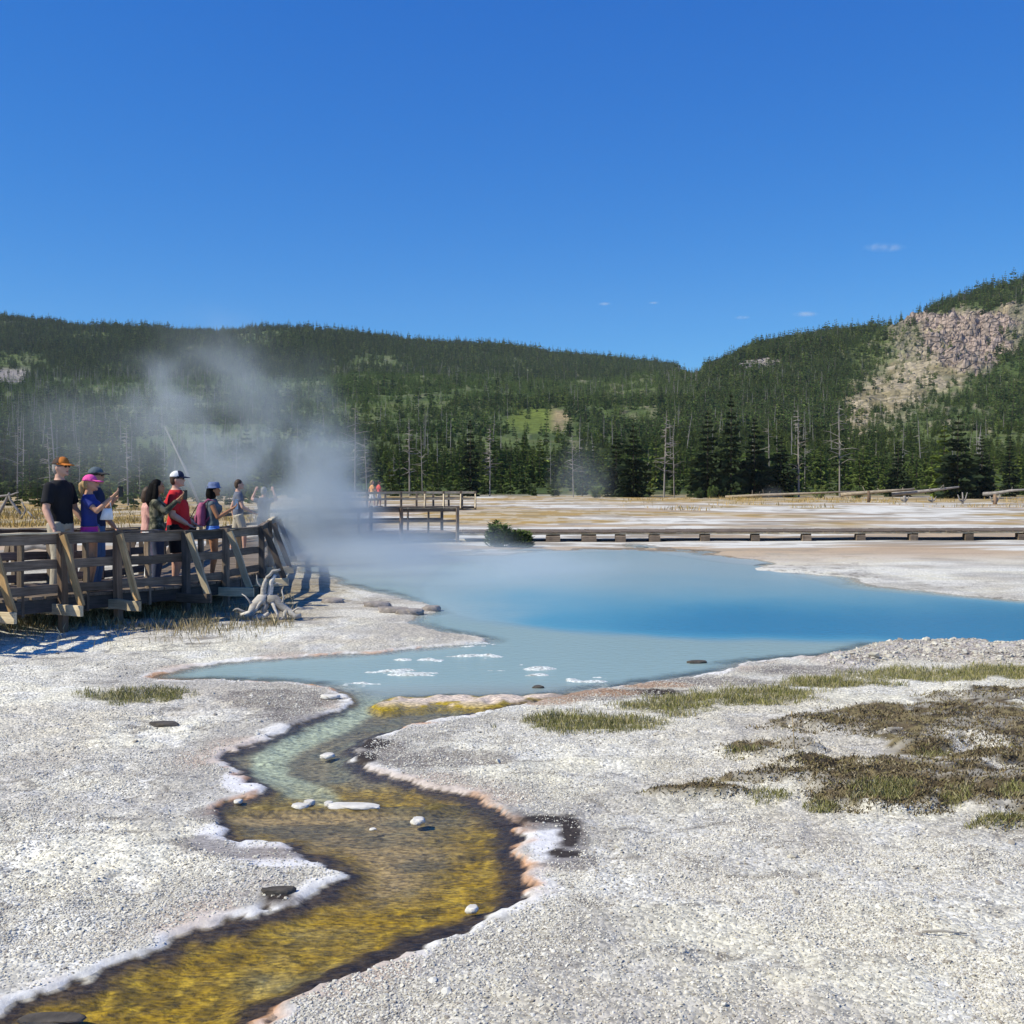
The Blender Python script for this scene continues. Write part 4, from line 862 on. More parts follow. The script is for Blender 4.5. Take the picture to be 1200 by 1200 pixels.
    if bottom:
        m = MB(); torso(m, .46, .585, .012 * h / 1.75)
        for sd in ('R', 'L'):
            a0, k0, n0 = lg[sd]; fk = 1 + (fat - 1) * .5
            if leg == 'trousers': m.tube([a0 + P(0, 0, .02), k0, n0 + P(0, 0, .0)], [.062 * h * fk, .044 * h * fk, .034 * h], 14); m.ell(k0, .044 * h * fk, None, 10, 8)
            else:
                t = {'shorts': 1.0, 'short': .35}[leg]; m.tube([a0 + P(0, 0, .02), a0.lerp(k0, t)], [.062 * h * fk, (.054 if t > .5 else .062) * h * fk], 14)
        link({'trousers': 'trousers'}.get(leg, 'shorts'), remesh(m, .013, 2, bottom, 'trousers', .6), None, e)
    if shoe:
        for sd in ('R', 'L'):
            n0 = lg[sd][2]; m = MB(); m.ell(n0 + P(0, .032, -.022), (.029 * h, .078 * h, .026 * h), None, 12, 8); m.ell(n0 + P(0, -.006, -.016), (.026 * h, .034 * h, .034 * h), None, 10, 8); m.build('shoe', shoe, e)
    if hair:
        m = MB()
        m.ell(hc + P(0, -.010, .014), (.050 * h, .056 * h, .062 * h), rh, 16, 10, -.1); m.ell(hc + P(0, -.028, -.008), (.046 * h, .036 * h, .052 * h), None, 14, 10)
        if hair == 'long':
            m.tube([hc + P(0, -.03, .03), hc + P(0, -.045, -.06), hc + P(0, -.055, -.14), hc + P(0, -.05, -.20)], [.046 * h, .060 * h, .062 * h, .03 * h], 14)
            for sg in (1, -1): m.tube([hc + P(.040 * sg, -.008, .02), hc + P(.05 * sg, -.010, -.07), hc + P(.055 * sg, -.02, -.15)], [.020 * h, .027 * h, .018 * h], 10)
        if hair == 'pony': m.tube([hc + P(0, -.05, .02), hc + P(0, -.075, -.01), hc + P(0, -.075, -.08), hc + P(0, -.06, -.14)], [.016 * h, .024 * h, .022 * h, .008 * h], 10)
        if hair == 'bob':
            m.tube([hc + P(0, -.02, .03), hc + P(0, -.03, -.05), hc + P(0, -.03, -.10)], [.050 * h, .056 * h, .046 * h], 14)
        link('hair', remesh(m, .012, 2, hairm, 'hair', .6), None, e)
    if hat in ('cap', 'trucker'):
        m = MB(); m.ell(hc + P(0, -.004, .022), (.054 * h, .062 * h, .056 * h), rh, 18, 9, .0); c = m.build('cap', hatm, e)
        m = MB(); vs = []; fs = []
        for j in range(2):
            for i in range(9):
                a = math.radians(200 - 220 * i / 8) - 0; a = math.radians(-15 + 210 * i / 8); r = (.054, .060) if j == 0 else (.050, .112)
                y = .0 + r[1] * math.sin(a); vs.append(hc + P(.054 * math.cos(a) * (1 if j == 0 else .9), y if y > 0 else y * .4, .024 - .012 * j * max(0, math.sin(a)) - .006 * abs(math.cos(a)) * j))
        for j in range(2):
            for i in range(9): vs.append(vs[j * 9 + i] + P(0, 0, .005))
        for i in range(8): fs += [(i, i + 1, 10 + i, 9 + i), (18 + i, 27 + i, 28 + i, 19 + i), (9 + i, 10 + i, 28 + i, 27 + i), (i, 18 + i, 19 + i, i + 1)]
        m.add(vs, fs); m.build('visor', hatm2 or hatm, c)
        if hat == 'trucker' and hatm2:
            m = MB(); m.ell(hc + P(0, .016, .025), (.050 * h, .046 * h, .054 * h), rh, 16, 8, .0); m.build('front_panel', hatm2, c)
    if hat == 'bucket':
        m = MB(); rg = [(0, 0, .018, .088, .094), (0, 0, .026, .060, .068), (0, 0, .05, .056, .063), (0, 0, .078, .048, .054), (0, 0, .084, .03, .035)]
        rg = [(hc.x, hc.y + y * h, hc.z + z * h, rx * h, ry * h) for (x, y, z, rx, ry) in rg]; m.loft(rg, 20); m.build('bucket_hat', hatm, e)
    if glasses:
        m = MB()
        for sg in (1, -1): m.ell(hc + P(.018 * sg, .054, .006), (.016 * h, .006 * h, .010 * h), None, 10, 6); m.tube([hc + P(.034 * sg, .048, .01), hc + P(.047 * sg, -.002, .008)], [.0025 * h, .0025 * h], 6)
        m.build('sunglasses', PHONE, e)
    bpy.context.view_layer.update(); M = e.matrix_world.copy()
    return e, {k: M @ v[2] for k, v in arm.items()}, {k: M @ (v[2] - v[1]).normalized() - M.translation for k, v in arm.items()}
def stand(px, d): return Vector((xd(px, d), d, deckz(d)))
def phone(hands, face, label, mat=PHONE, up=.07, tall=.15):
    c = (hands['R'] + hands['L']) / 2; fx = Vector((math.cos(math.radians(face)), math.sin(math.radians(face)), 0)); c = c + fx * .075 + Vector((0, 0, up)); Y = Vector((-fx.y, fx.x, 0)); rot = Matrix((fx, Y, Vector((0, 0, 1)))).transposed()
    rot = Matrix.Rotation(math.radians(-42), 3, 'Z') @ rot; fx = rot @ Vector((1, 0, 0)); Y = rot @ Vector((0, 1, 0)); e = empty('phone', c, 0, label, 'phone'); m = MB(); m.box((0, 0, 0), (.005, .038, tall / 2), rot); m.build('case', mat, e, None, False)
    m = MB(); m.box(-fx * .0065, (.0012, .034, tall / 2 - .008), rot); m.build('screen', simple('phone_screen', (.05, .06, .08), .15, .1, 5), e, None, False)
    m = MB(); m.ell(fx * .006 + Y * .018 + Vector((0, 0, tall * .36)), (.004, .007, .007), rot, 8, 6); m.build('lens', EYEM, e)
KHAKI = cloth('khaki', (.46, .40, .31)); DENIM = cloth('denim', (.07, .14, .28)); BLACKC = cloth('black', (.012, .012, .015)); NAVY = cloth('navy', (.018, .025, .06)); ROYAL = cloth('royal_blue', (.035, .05, .22)); PINK = cloth('hot_pink', (.80, .05, .32)); PINKCAP = cloth('pink_cap', (.80, .10, .36))
RED = cloth('red', (.50, .018, .025)); WHITE = cloth('white', (.75, .74, .74)); BLUESH = cloth('sky_blue', (.12, .27, .72)); GREYD = cloth('slate', (.10, .13, .15)); ORANGE = cloth('rust_orange', (.52, .17, .03)); CAPBR = cloth('cap_brown', (.07, .045, .035)); HATB = cloth('hat_blue', (.13, .17, .30)); MAUVE = cloth('mauve', (.34, .09, .17)); SHOEW = cloth('shoe_white', (.66, .63, .60)); SHOED = cloth('shoe_dark', (.05, .045, .045)); GREYSH = cloth('grey_shirt', (.12, .13, .17)); DENIM2 = cloth('dark_denim', (.05, .06, .10)); ORTEE = cloth('orange_tee', (.75, .38, .13)); REDTEE = cloth('red_tee', (.60, .10, .09)); PEACH = cloth('peach', (.66, .36, .30))
person(stand(70, 14.75), -14, 1.86, 'tall man in black polo and khaki trousers wearing an orange fronted cap', 'down', 'm', 1.12, SKIN3, BLACKC, .75, KHAKI, 'trousers', SHOED, 'short', HAIRG, 'trucker', CAPBR, ORANGE, True)
person(stand(111, 15.75), 2, 1.77, 'man in slate cap, dark shirt and blue jeans half hidden behind the pink capped woman', 'down', 'm', 1.08, SKIN, NAVY, .8, DENIM, 'trousers', SHOED, 'short', HAIRN, 'cap', GREYD, SHOED, True)
e, hd, _ = person(stand(104, 15.0), 8, 1.63, 'woman in pink cap, royal blue tee and hot pink shorts holding up a phone', 'phone', 'f', 1.0, SKIN, (ROYAL, .55), .55, PINK, 'short', SHOED, 'pony', HAIRY, 'cap', PINKCAP)
phone(hd, 8, 'dark phone held up by the woman in the pink cap')
# the white bag on her forearm
fx = Vector((math.cos(math.radians(8)), math.sin(math.radians(8)), 0)); bc = hd['R'] - fx * .13 + Vector((.06, -.03, -.24))
hb = empty('handbag', bc, math.radians(20), 'white handbag hanging from the forearm of the pink capped woman', 'bag'); m = MB()
m.loft([(0, 0, -.13, .13, .045), (0, 0, -.12, .145, .055), (.01, 0, 0, .12, .05), (.015, 0, .10, .10, .03), (.015, 0, .11, .095, .022)], 14); m.build('pouch', WHITE, hb)
m = MB(); m.tube([(-.07, 0, .10), (-.03, 0, .22), (.03, 0, .29), (.08, 0, .22), (.10, 0, .10)], [.010] * 5, 8); m.build('strap', WHITE, hb); hb.scale = (.62, .7, .66)
e, hd, _ = person(stand(183, 16.5), 12, 1.62, 'woman with long black hair in camouflage jacket and jeans taking a photo', 'phone', 'f', 1.05, SKIN2, (CAMO, .53), 1.85, DENIM2, 'trousers', SHOEW, 'long', HAIRB)
phone(hd, 12, 'black phone held up by the woman in camouflage', PHONE, .06)
e, hd, _ = person(stand(173, 17.3), 20, 1.53, 'visitor in peach top and white trousers hidden behind the woman in camouflage', 'phonelow', 'f', 1.05, SKIN3, (PEACH, .5), 1.5, WHITE, 'trousers', SHOED, 'bob', HAIRN)
e, hd, _ = person(stand(206, 16.9), 10, 1.76, 'stout man in red tee shirt, dark shorts and white backed cap', 'hip', 'm', 1.5, SKIN3, (RED, .50), .8, BLACKC, 'shorts', SHOEW, 'short', HAIRN, 'trucker', WHITE, NAVY, True)
e, hd, _ = person(stand(249, 17.9), 14, 1.60, 'woman in blue bucket hat, sleeveless top and blue shorts looking at a pale phone', 'phonelow', 'f', .98, SKIN2, (GREYD, .58), 0, BLUESH, 'short', SHOEW, 'bob', HAIRB, 'bucket', HATB)
phone(hd, 14, 'pale cased phone held by the woman in the blue bucket hat', PHONEW, .08, .17)
fx = Vector((math.cos(math.radians(14)), math.sin(math.radians(14)), 0)); bp = e.location - fx * .17 + Vector((0, 0, 1.08))
bk = empty('backpack', bp, math.radians(14 - 90), 'mauve backpack worn by the woman in the blue bucket hat', 'backpack'); m = MB()
m.loft([(0, 0, -.20, .10, .05), (0, -.01, -.17, .14, .085), (0, -.015, 0, .145, .09), (0, -.005, .14, .125, .07), (0, 0, .20, .07, .04)], 16); link('pack', remesh(m, .012, 3, MAUVE, 'pack', .7), None, bk)
m = MB(); m.loft([(0, -.09, -.15, .09, .03), (0, -.095, -.05, .10, .035), (0, -.09, .0, .09, .02)], 12); m.build('pocket', MAUVE, bk)
for sg in (1, -1): m = MB(); m.tube([(.08 * sg, .02, .17), (.085 * sg, .10, .25), (.09 * sg, .21, .22), (.10 * sg, .20, .05), (.10 * sg, .06, -.12)], [.018] * 5, 8); m.build('strap', MAUVE, bk)
bc = e.location - fx * .36 + Vector((0, 0, .86)); cb = empty('camera_bag', bc, math.radians(14), 'small black camera bag hanging behind the blue shorts', 'bag'); m = MB(); m.loft([(0, 0, -.09, .09, .05), (0, 0, 0, .10, .06), (0, 0, .08, .08, .05)], 12); m.build('pouch', BLACKC, cb); m = MB(); m.tube([(-.05, 0, .07), (.02, .02, .20), (.12, .02, .38)], [.008] * 3, 6); m.build('strap', BLACKC, cb)
person(stand(279, 25.5), 20, 1.74, 'man in dark tee walking inside the steam right of the bucket hat', 'walk', 'm', 1.0, SKIN3, GREYSH, .5, KHAKI, 'shorts', SHOEW, 'short', HAIRN, walk=.6)
e, hd, _ = person(stand(309, 26.8), 95, 1.56, 'person in grey with both arms raised, blurred by the steam', 'up', 'm', 1.0, SKIN3, GREYSH, .4, DENIM2, 'trousers', SHOED, 'short', HAIRG)
def far_person(px, d, face, h, *a, **k): return person(Vector((xd(px, d), d, .36)), face, h, *a, **k)
far_person(436, 66.9, 30, 1.70, 'distant walker in orange tee and pale shorts on the far boardwalk', 'walk', 'f', 1.0, SKIN3, ORTEE, .6, WHITE, 'shorts', SHOEW, 'pony', HAIRY, walk=.6, vox=.013)
far_person(444, 67.4, 25, 1.68, 'distant walker in red tee and white shorts beside the orange tee', 'walk', 'm', 1.05, SKIN2, REDTEE, .6, WHITE, 'shorts', SHOED, 'short', HAIRN, walk=-.6, vox=.013)
# ------------------------------------------------------------------ driftwood, logs, stones, shrubs
def roots(name, base, arms, mat, label, cat):
    e = empty(name, base, 0, label, cat); first = True
    for pts, r0, r1 in arms:
        m = MB(); n = len(pts); P_ = [Vector(p) for p in pts]; Q = []
        for i in range(n - 1):
            for t in (0, .5): Q.append(P_[i].lerp(P_[i + 1], t) + Vector((random.uniform(-1, 1), random.uniform(-1, 1), random.uniform(-1, 1))) * r0 * .5 * (t > 0))
        Q.append(P_[-1]); m.tube(Q, [r0 + (r1 - r0) * (i / (len(Q) - 1)) * 1.0 for i in range(len(Q))], 8); m.build('trunk' if first else 'branch', mat, e); first = False
    return e
d = 15.9; b0 = Vector((xd(312, d), d, G(xd(312, d), d)))
roots('driftwood_stump', b0, [([(0, 0, .28), (-.18, -.02, .20), (-.38, -.05, .05)], .10, .05), ([(0, 0, .28), (.18, 0, .22), (.36, -.02, .10), (.52, -.05, .06)], .085, .035), ([(-.02, 0, .26), (-.05, 0, .45), (.0, .02, .62)], .06, .025), ([(.03, 0, .28), (.06, .02, .5), (.12, .03, .66)], .05, .025), ([(.0, .0, .62), (.09, 0, .72), (.2, .02, .74)], .026, .016), ([(-.3, -.06, .05), (-.1, -.1, .04), (.05, -.08, .1)], .05, .03), ([(.3, -.02, .12), (.28, -.1, .02), (.1, -.16, -.02)], .045, .025), ([(0, 0, .28), (-.04, -.06, .14), (-.05, -.1, .0)], .05, .03)] + [([(-.2, -.03, .18), (-.26, -.08, .30), (-.36, -.06, .38)], .02, .006), ([(-.3, -.05, .10), (-.42, -.08, .16), (-.5, -.05, .12)], .025, .008), ([(.2, 0, .2), (.26, -.04, .33), (.22, .02, .44)], .02, .006), ([(.36, -.02, .1), (.48, -.08, .18), (.58, -.04, .16)], .018, .005), ([(-.05, 0, .45), (-.13, -.02, .54), (-.15, 0, .66)], .018, .006), ([(.06, .02, .5), (.15, 0, .54), (.24, .04, .5)], .016, .005), ([(0, 0, .3), (-.1, -.1, .22), (-.22, -.14, .02)], .035, .012), ([(.05, 0, .28), (.14, -.1, .16), (.2, -.16, 0)], .035, .012)], W_BONE, 'bleached twisted driftwood stump at the end of the braced railing', 'driftwood')
def fallen_log(p, q, r, label, mat=SNAGM, br=3):
    p, q = Vector(p), Vector(q); e = empty('fallen_log', (p + q) / 2, 0, label, 'log', 'fallen logs at the edge of the meadow'); c = Vector(e.location); m = MB(); k = [p.lerp(q, t) - c + Vector((0, 0, random.uniform(-.04, .04))) for t in (0, .3, .6, 1)]; m.tube(k, [r, r * .9, r * .7, r * .4], 8); m.build('trunk', mat, e)
    for i in range(br):
        s0 = p.lerp(q, random.uniform(.2, .9)) - c; m = MB(); m.tube([s0, s0 + Vector((random.uniform(-.3, .3), random.uniform(-.4, .1), random.uniform(.2, .6)))], [r * .3, r * .1], 5); m.build('branch', mat, e)
def on(px, d, dz=0.0): x = xd(px, d); return Vector((x, d, G(x, d) + dz))
PALELOG = simple('pale_log', (.32, .26, .19), .9, .3, 5)
fallen_log(on(850, 104, .1), on(1003, 100, .75), .15, 'long pale fallen log left of the post in the meadow', PALELOG)
fallen_log(on(985, 99, .45), on(1072, 97, .95), .19, 'thick pale fallen log right of the post in the meadow', PALELOG)
fallen_log(on(1045, 98, .45), on(1124, 96, 1.15), .20, 'grey fallen log sloping up in front of the wide dark pine', SNAGM)
fallen_log(on(1152, 84, .75), on(1206, 82, 1.2), .15, 'bleached log propped on a stump at the right edge', SNAGM, 1)
for i, (px, d, h, lab) in enumerate([(1018, 88, .95, 'short dark stump post standing in the ochre grass'), (1060, 88, .55, 'low split stump right of the stump post'), (1166, 82, .8, 'forked stump propping the bleached log'), (1128, 84, .9, 'curled dead root standing left of the forked stump'), (1092, 88, .5, 'small dead root between the split stump and the curled root')]):
    p = on(px, d); e = empty('tree_stump', p, 0, lab, 'stump', 'stumps in the ochre meadow'); m = MB(); m.tube([(0, 0, -.1), (.03, 0, h * .5), (-.02, 0, h)], [.17, .14, .10] if i in (0, 1, 2) else [.09, .07, .04], 7); m.build('trunk', W_BROWN if i in (0, 2) else SNAGM, e)
    for s_ in ((.35, .5), (-.4, .3)) if i else (): m = MB(); m.tube([(0, 0, h * .2), (s_[0] * .6, 0, h * .35), (s_[0], -.05, h * (.5 + s_[1]))], [.09, .06, .03], 6); m.build('branch', SNAGM, e)
# old grey timbers at the far left
for px, d, lab, arms in [(9, 58, 'grey dead root frame at the left edge of the ochre meadow', [([(-.6, 0, 0), (-.1, 0, .9), (.1, 0, 1.3)], .10, .06), ([(.9, 0, .0), (.3, 0, .7), (.05, 0, 1.25)], .09, .05), ([(-.7, 0, 1.1), (.2, 0, 1.2), (.6, 0, 1.35)], .07, .03)]), (30, 55, 'small grey dead branch right of the root frame', [([(-.3, 0, 0), (.0, 0, .5), (-.2, 0, .9)], .06, .03), ([(.5, 0, -.05), (.1, 0, .4)], .06, .04)])]:
    roots('dead_root', on(px, d), arms, SNAGM, lab, 'driftwood')
roots('fallen_branches', on(40, 27.5), [([(-1.2, 0, .1), (0, 0, .35), (1.4, 0, .12)], .09, .05), ([(.2, 0, .3), (.5, 0, .75)], .06, .03), ([(-.6, .1, .2), (.9, .1, .5)], .05, .03)], SNAGM, 'grey fallen branches beyond the railing left of the black polo', 'driftwood')
WSTONE = simple('white_sinter_stone', (.66, .62, .56), .85, .2, 9, .4); DSTONE = simple('dark_stone', (.085, .072, .06), .9, .4, 12, .5)
def stone(px, py, sx, sy, sz, mat, label, z=None, seed=0, name='stone', group='pale stones in the stream'):
    x, y = at(px, py, WZ if z is None else z); g = z if z is not None else G(x, y)
    bm = bmesh.new(); bmesh.ops.create_icosphere(bm, subdivisions=3, radius=1); R_ = random.Random(seed)
    o_ = [R_.uniform(0, 50) for _ in range(3)]
    for v in bm.verts:
        n_ = float(fbm(np.array([v.co.x * 1.3 + o_[0] + v.co.z]), np.array([v.co.y * 1.3 + o_[1]]), seed, 3)[0]); v.co *= .62 + .75 * n_
        v.co = Vector((v.co.x * sx, v.co.y * sy, max(-.5, min(v.co.z, .6)) * sz))
    me = bpy.data.meshes.new(name); bm.to_mesh(me); bm.free(); o = link(name, me, mat, None, (x, y, g + sz * .15)); tag(o, label, 'stone', group); return o
for i, (px, py, a, b, c, lab) in enumerate([(414, 946, .19, .055, .05, 'long flat white stone in the middle of the golden bar'), (352, 946, .055, .04, .05, 'small white stone left of the long flat stone'), (363, 942, .035, .03, .06, 'tiny upright pale stone touching the long flat stone side'), (385, 943, .03, .03, .05, 'tiny pale stone at the left tip of the long flat stone'), (490, 963, .05, .05, .06, 'white stone alone right of the long flat stone'), (384, 887, .055, .05, .06, 'pale square stone in the upper stream bend'), (553, 1067, .032, .03, .05, 'white pebble by the dark right bank'), (279, 940, .03, .03, .04, 'pale pebble at the left end of the golden bar'), (437, 972, .022, .02, .02, 'tiny tan pebble below the long flat stone'), (387, 817, .09, .06, .06, 'cream crust knob on the yellow tip left of the outflow')]):
    stone(px, py, a, b, c * .55, WSTONE, lab, WZ + .002 if i != 9 else WZ + .03, 20 + i)
stone(192, 853, .13, .06, .035, DSTONE, 'dark flat stone alone on the left gravel', None, 44, group='dark stones on the gravel'); stone(326, 1050, .085, .04, .035, DSTONE, 'dark lump on the left bank of the lower stream', None, 45, group='dark stones on the gravel'); stone(817, 777, .10, .05, .04, DSTONE, 'small dark stone in the shallow pool near the right shore', WZ, 46, group='dark stones on the gravel')
stone(60, 1196, .12, .05, .02, DSTONE, 'dark submerged slab at the bottom edge of the stream', WZ - .012, 47, group='dark stones on the gravel')
stone(631, 806, .06, .04, .03, DSTONE, 'tiny dark stone off the yellow mat mound', WZ, 48, group='dark stones on the gravel')
for i, (px, py, w_) in enumerate([(462, 718, .26), (480, 720, .22), (506, 716, .16), (440, 712, .24), (390, 708, .2)]): stone(px, py, w_, .14, .10, simple('sinter_lump', (.30, .26, .23), .9, .3, 8, .5), ['grey lump left on the steaming spit', 'grey lump in the middle of the steaming spit', 'grey lump at the tip of the steaming spit', 'grey lump behind the steaming spit', 'grey lump near the driftwood stump'][i], None, 60 + i, group='grey lumps on the spit')
a = on(1080, 5.9) if 0 else None
x0, y0 = at(1080, 1101, 0); x1, y1 = at(1133, 1109, 0); m = MB(); m.tube([(x0, y0, G(x0, y0) + .012), ((x0 + x1) / 2, (y0 + y1) / 2, G((x0 + x1) / 2, (y0 + y1) / 2) + .02), (x1, y1, G(x1, y1) + .012)], [.006, .006, .003], 6); tag(m.build('twig', W_BONE), 'pale straight twig lying on the lower right gravel', 'twig')
# shrubs by the back of the pool
def shrub(px, d, w, h, label, seed):
    p = on(px, d); e = empty('pine_shrub', p, 0, label, 'shrub', 'low pine shrubs behind the pool'); R_ = random.Random(seed); V = []; Fc = []; st = MB()
    for s_ in range(9):
        bx, by = R_.uniform(-w, w) * .7, R_.uniform(-w, w) * .5; hh = h * R_.uniform(.6, 1.05) * (1 - .4 * abs(bx) / w); st.tube([(bx * .4, by * .4, 0), (bx, by, hh * .9)], [.03, .01], 5, False)
        for i in range(170):
            t = R_.random() ** .8; r = (1 - t) * .28 + .06; an = R_.uniform(0, 6.28); q = Vector((bx * (.4 + .6 * t) + math.cos(an) * r * R_.random(), by * (.4 + .6 * t) + math.sin(an) * r * R_.random(), hh * t)); dd = Vector((math.cos(an), math.sin(an), R_.uniform(-.1, .9))).normalized() * R_.uniform(.08, .16); sd = dd.orthogonal().normalized() * .022; o_ = len(V); V += [q - sd, q + sd, q + dd]; Fc.append((o_, o_ + 1, o_ + 2))
    st.build('stem', BARK, e); link('foliage', npmesh('shrub_foliage', [tuple(v) for v in V], Fc), LEAF, e)
shrub(584, 33.6, .46, .95, 'taller dark pine shrub in front of the low boardwalk', 1); shrub(611, 33.6, .34, .66, 'shorter pine shrub right of the taller shrub', 2)
for i, (px, d, w, h, lab) in enumerate([(835, 104, .9, 1.3, 'low round shrub at the forest edge below the dark spire'), (820, 103, .7, 1.0, 'small shrub left of the low round one'), (1005, 103, .9, 1.4, 'low shrub behind the long pale log'), (960, 104, 1.0, 1.5, 'low shrub at the forest edge behind the pale log'), (700, 106, 1.0, 1.2, 'grey green shrub in the distant steam')]): shrub(px, d, w, h, lab, 10 + i)
# ------------------------------------------------------------------ grass and moss
def blades(name, n, sampler, hmin, hmax, wd, cols, label, lean=.5, cat='grass'):
    V = np.zeros((n * 4, 3), np.float32); x, y = sampler(n); z = gzat(x, y) - .004; h = rng.uniform(hmin, hmax, n) * rng.uniform(.6, 1.1, n); a = rng.uniform(0, 6.28, n); la = rng.uniform(0, lean, n) * h; w = wd * rng.uniform(.6, 1.3, n); b = rng.uniform(0, 6.28, n)
    bx, by = np.cos(b) * w, np.sin(b) * w; tx, ty = np.cos(a) * la, np.sin(a) * la; mz = .55
    V[0::4] = np.stack([x - bx, y - by, z], 1); V[1::4] = np.stack([x + bx, y + by, z], 1); V[2::4] = np.stack([x + tx * .35 + bx * .7, y + ty * .35 + by * .7, z + h * mz], 1); V[3::4] = np.stack([x + tx, y + ty, z + h], 1)
    i0 = np.arange(n) * 4; Fc = np.concatenate([np.stack([i0, i0 + 1, i0 + 2], 1), np.stack([i0, i0 + 2, i0 + 3], 1)])
    me = npmesh(name, V, Fc); cc = np.array(cols)[rng.integers(0, len(cols), n)] * rng.uniform(.75, 1.25, (n, 1)); colattr(me, 'Col', np.repeat(cc, 4, 0))
    if 'blade' not in MATS:
        m_, nn, l, bs = nodes('grass_blade'); at_ = nn.new('ShaderNodeAttribute'); at_.attribute_name = 'Col'; l.new(at_.outputs['Color'], bs.inputs['Base Color']); bs.inputs['Roughness'].default_value = .8; bs.inputs['Specular IOR Level'].default_value = .15; MATS['blade'] = m_
    return tag(link(name, me, MATS['blade']), label, cat, kind='stuff')
def by_mask(L, thr=.15, amp=.9, tuft=3.0, zz=0.0, seed=5):
    def f(n):
        X = np.zeros(0); Y = np.zeros(0)
        L2 = np.array(L, float); wts = L2[:, 2] * L2[:, 3] ** .5; wts /= wts.sum()
        while len(X) < n:
            k = rng.choice(len(L2), n * 2, p=wts); r = np.sqrt(rng.random(n * 2)) * 1.6; a = rng.uniform(0, 6.28, n * 2); px = L2[k, 0] + L2[k, 2] * r * np.cos(a); py = L2[k, 1] + L2[k, 3] * r * np.sin(a)
            t = (zz - H) / (-sp_ + (600 - py) / F * cp); y = (cp + (600 - py) / F * sp_) * t; x = (px - 600) / F * t
            m = ell_mask(px, py, L) + (fbm(x * tuft, y * tuft, seed, 3) - .5) * amp > thr + np.abs(rng.normal(0, .40, n * 2)) - .25; m &= gval(gs, x, y) > .12; X = np.concatenate([X, x[m]]); Y = np.concatenate([Y, y[m]])
        return X[:n], Y[:n]
    return f
blades('marsh_grass', 30000, by_mask(GREEN, .15, 1.7, 5.0), .025, .075, .0021, [(.20, .20, .055), (.30, .28, .10), (.14, .15, .04), (.42, .36, .18), (.38, .33, .2)], 'short yellow green marsh grass along the right shore and on the left gravel', .6)
blades('dark_moss', 30000, by_mask(MOSS, .05, 1.5, 3.5, seed=22), .010, .035, .006, [(.11, .08, .046), (.17, .125, .065), (.065, .05, .033), (.22, .19, .08), (.22, .175, .10), (.30, .25, .16)], 'dark brown moss and matted plants on the right gravel', 1.4, 'moss')
blades('green_tufts', 5500, by_mask([(1030, 940, 44, 10), (1050, 945, 24, 9), (1120, 948, 22, 9), (900, 940, 28, 10), (1180, 978, 44, 5), (960, 952, 20, 6), (1190, 945, 26, 7), (870, 890, 30, 5), (730, 858, 50, 5), (1090, 890, 26, 5)], .1, .9), .025, .062, .0022, [(.17, .17, .05), (.26, .25, .10), (.38, .34, .18), (.13, .125, .045)], 'green and straw tufts rising from the moss', .7)
def bwgrass(n):
    px = rng.uniform(-80, 345, n * 3); py = 722 + rng.normal(8, 10, n * 3) - np.clip(px - 250, 0, 200) * .10
    t = (0 - H) / (-sp_ + (600 - py) / F * cp); y = (cp + (600 - py) / F * sp_) * t; x = (px - 600) / F * t; m = (fbm(x * 2.5, y * 2.5, 141, 3) > .47) & (gval(gs, x, y) > .3); return x[m][:n], y[m][:n]
blades('dry_grass', 9500, bwgrass, .04, .18, .0026, [(.42, .33, .18), (.34, .26, .13), (.24, .20, .10), (.50, .42, .26), (.17, .15, .07)], 'dry straw grass growing along the foot of the railed boardwalk', .55)
def meadow(n):
    px = np.concatenate([rng.uniform(-60, 330, n), rng.uniform(700, 1260, n)]); y = np.concatenate([rng.uniform(46, 72, n), rng.uniform(66, 104, n)]); x = (px - 600) / F * y; m = (fbm(x / 3, y / 3, 151, 3) > .5) & (gval(gc[:, 0] - gc[:, 2], x, y) > .2); return x[m], y[m]
mx_, my_ = meadow(14000); blades('meadow_grass', len(mx_), lambda n: (mx_, my_), .15, .40, .02, [(.44, .29, .09), (.50, .36, .14), (.34, .25, .09), (.28, .22, .08)], 'ochre meadow grass in front of the forest', .6)
x0, y0 = at(931, 886, 0.02); m = MB(); z0 = G(x0, y0); m.tube([(x0, y0, z0), (x0 - .008, y0, z0 + .12), (x0 - .02, y0, z0 + .26)], [.004, .003, .002], 5); m.ell((x0 - .022, y0, z0 + .27), (.006, .006, .025), None, 6, 5); tag(m.build('grass_stalk', simple('straw', (.42, .30, .14), .8, .2, 20)), 'single tall straw coloured grass stalk rising from the dark moss', 'grass stalk')
# ------------------------------------------------------------------ pebbles
PEBM = []
for k, c_ in enumerate([(.62, .58, .49), (.50, .46, .385), (.70, .66, .575), (.32, .28, .23)]): PEBM.append(simple('pebble_%d' % k, c_, .9, .2, 40))
pb = []
for k in range(8):
    bm = bmesh.new(); bmesh.ops.create_icosphere(bm, subdivisions=1, radius=1); R_ = random.Random(k)
    for v in bm.verts: v.co = Vector((v.co.x * R_.uniform(.7, 1.2), v.co.y * R_.uniform(.7, 1.2), v.co.z * R_.uniform(.3, .55)))
    me = bpy.data.meshes.new('pebble'); bm.to_mesh(me); bm.free(); me.materials.append(PEBM[[0, 0, 1, 1, 2, 2, 0, 3][k]]); pb.append(bpy.data.objects.new('pebble_%d' % k, me))
N = 420000; u = rng.random(N); yy = 2.9 * (13.5 / 2.9) ** u; xx = rng.uniform(-.53, .53, N) * yy
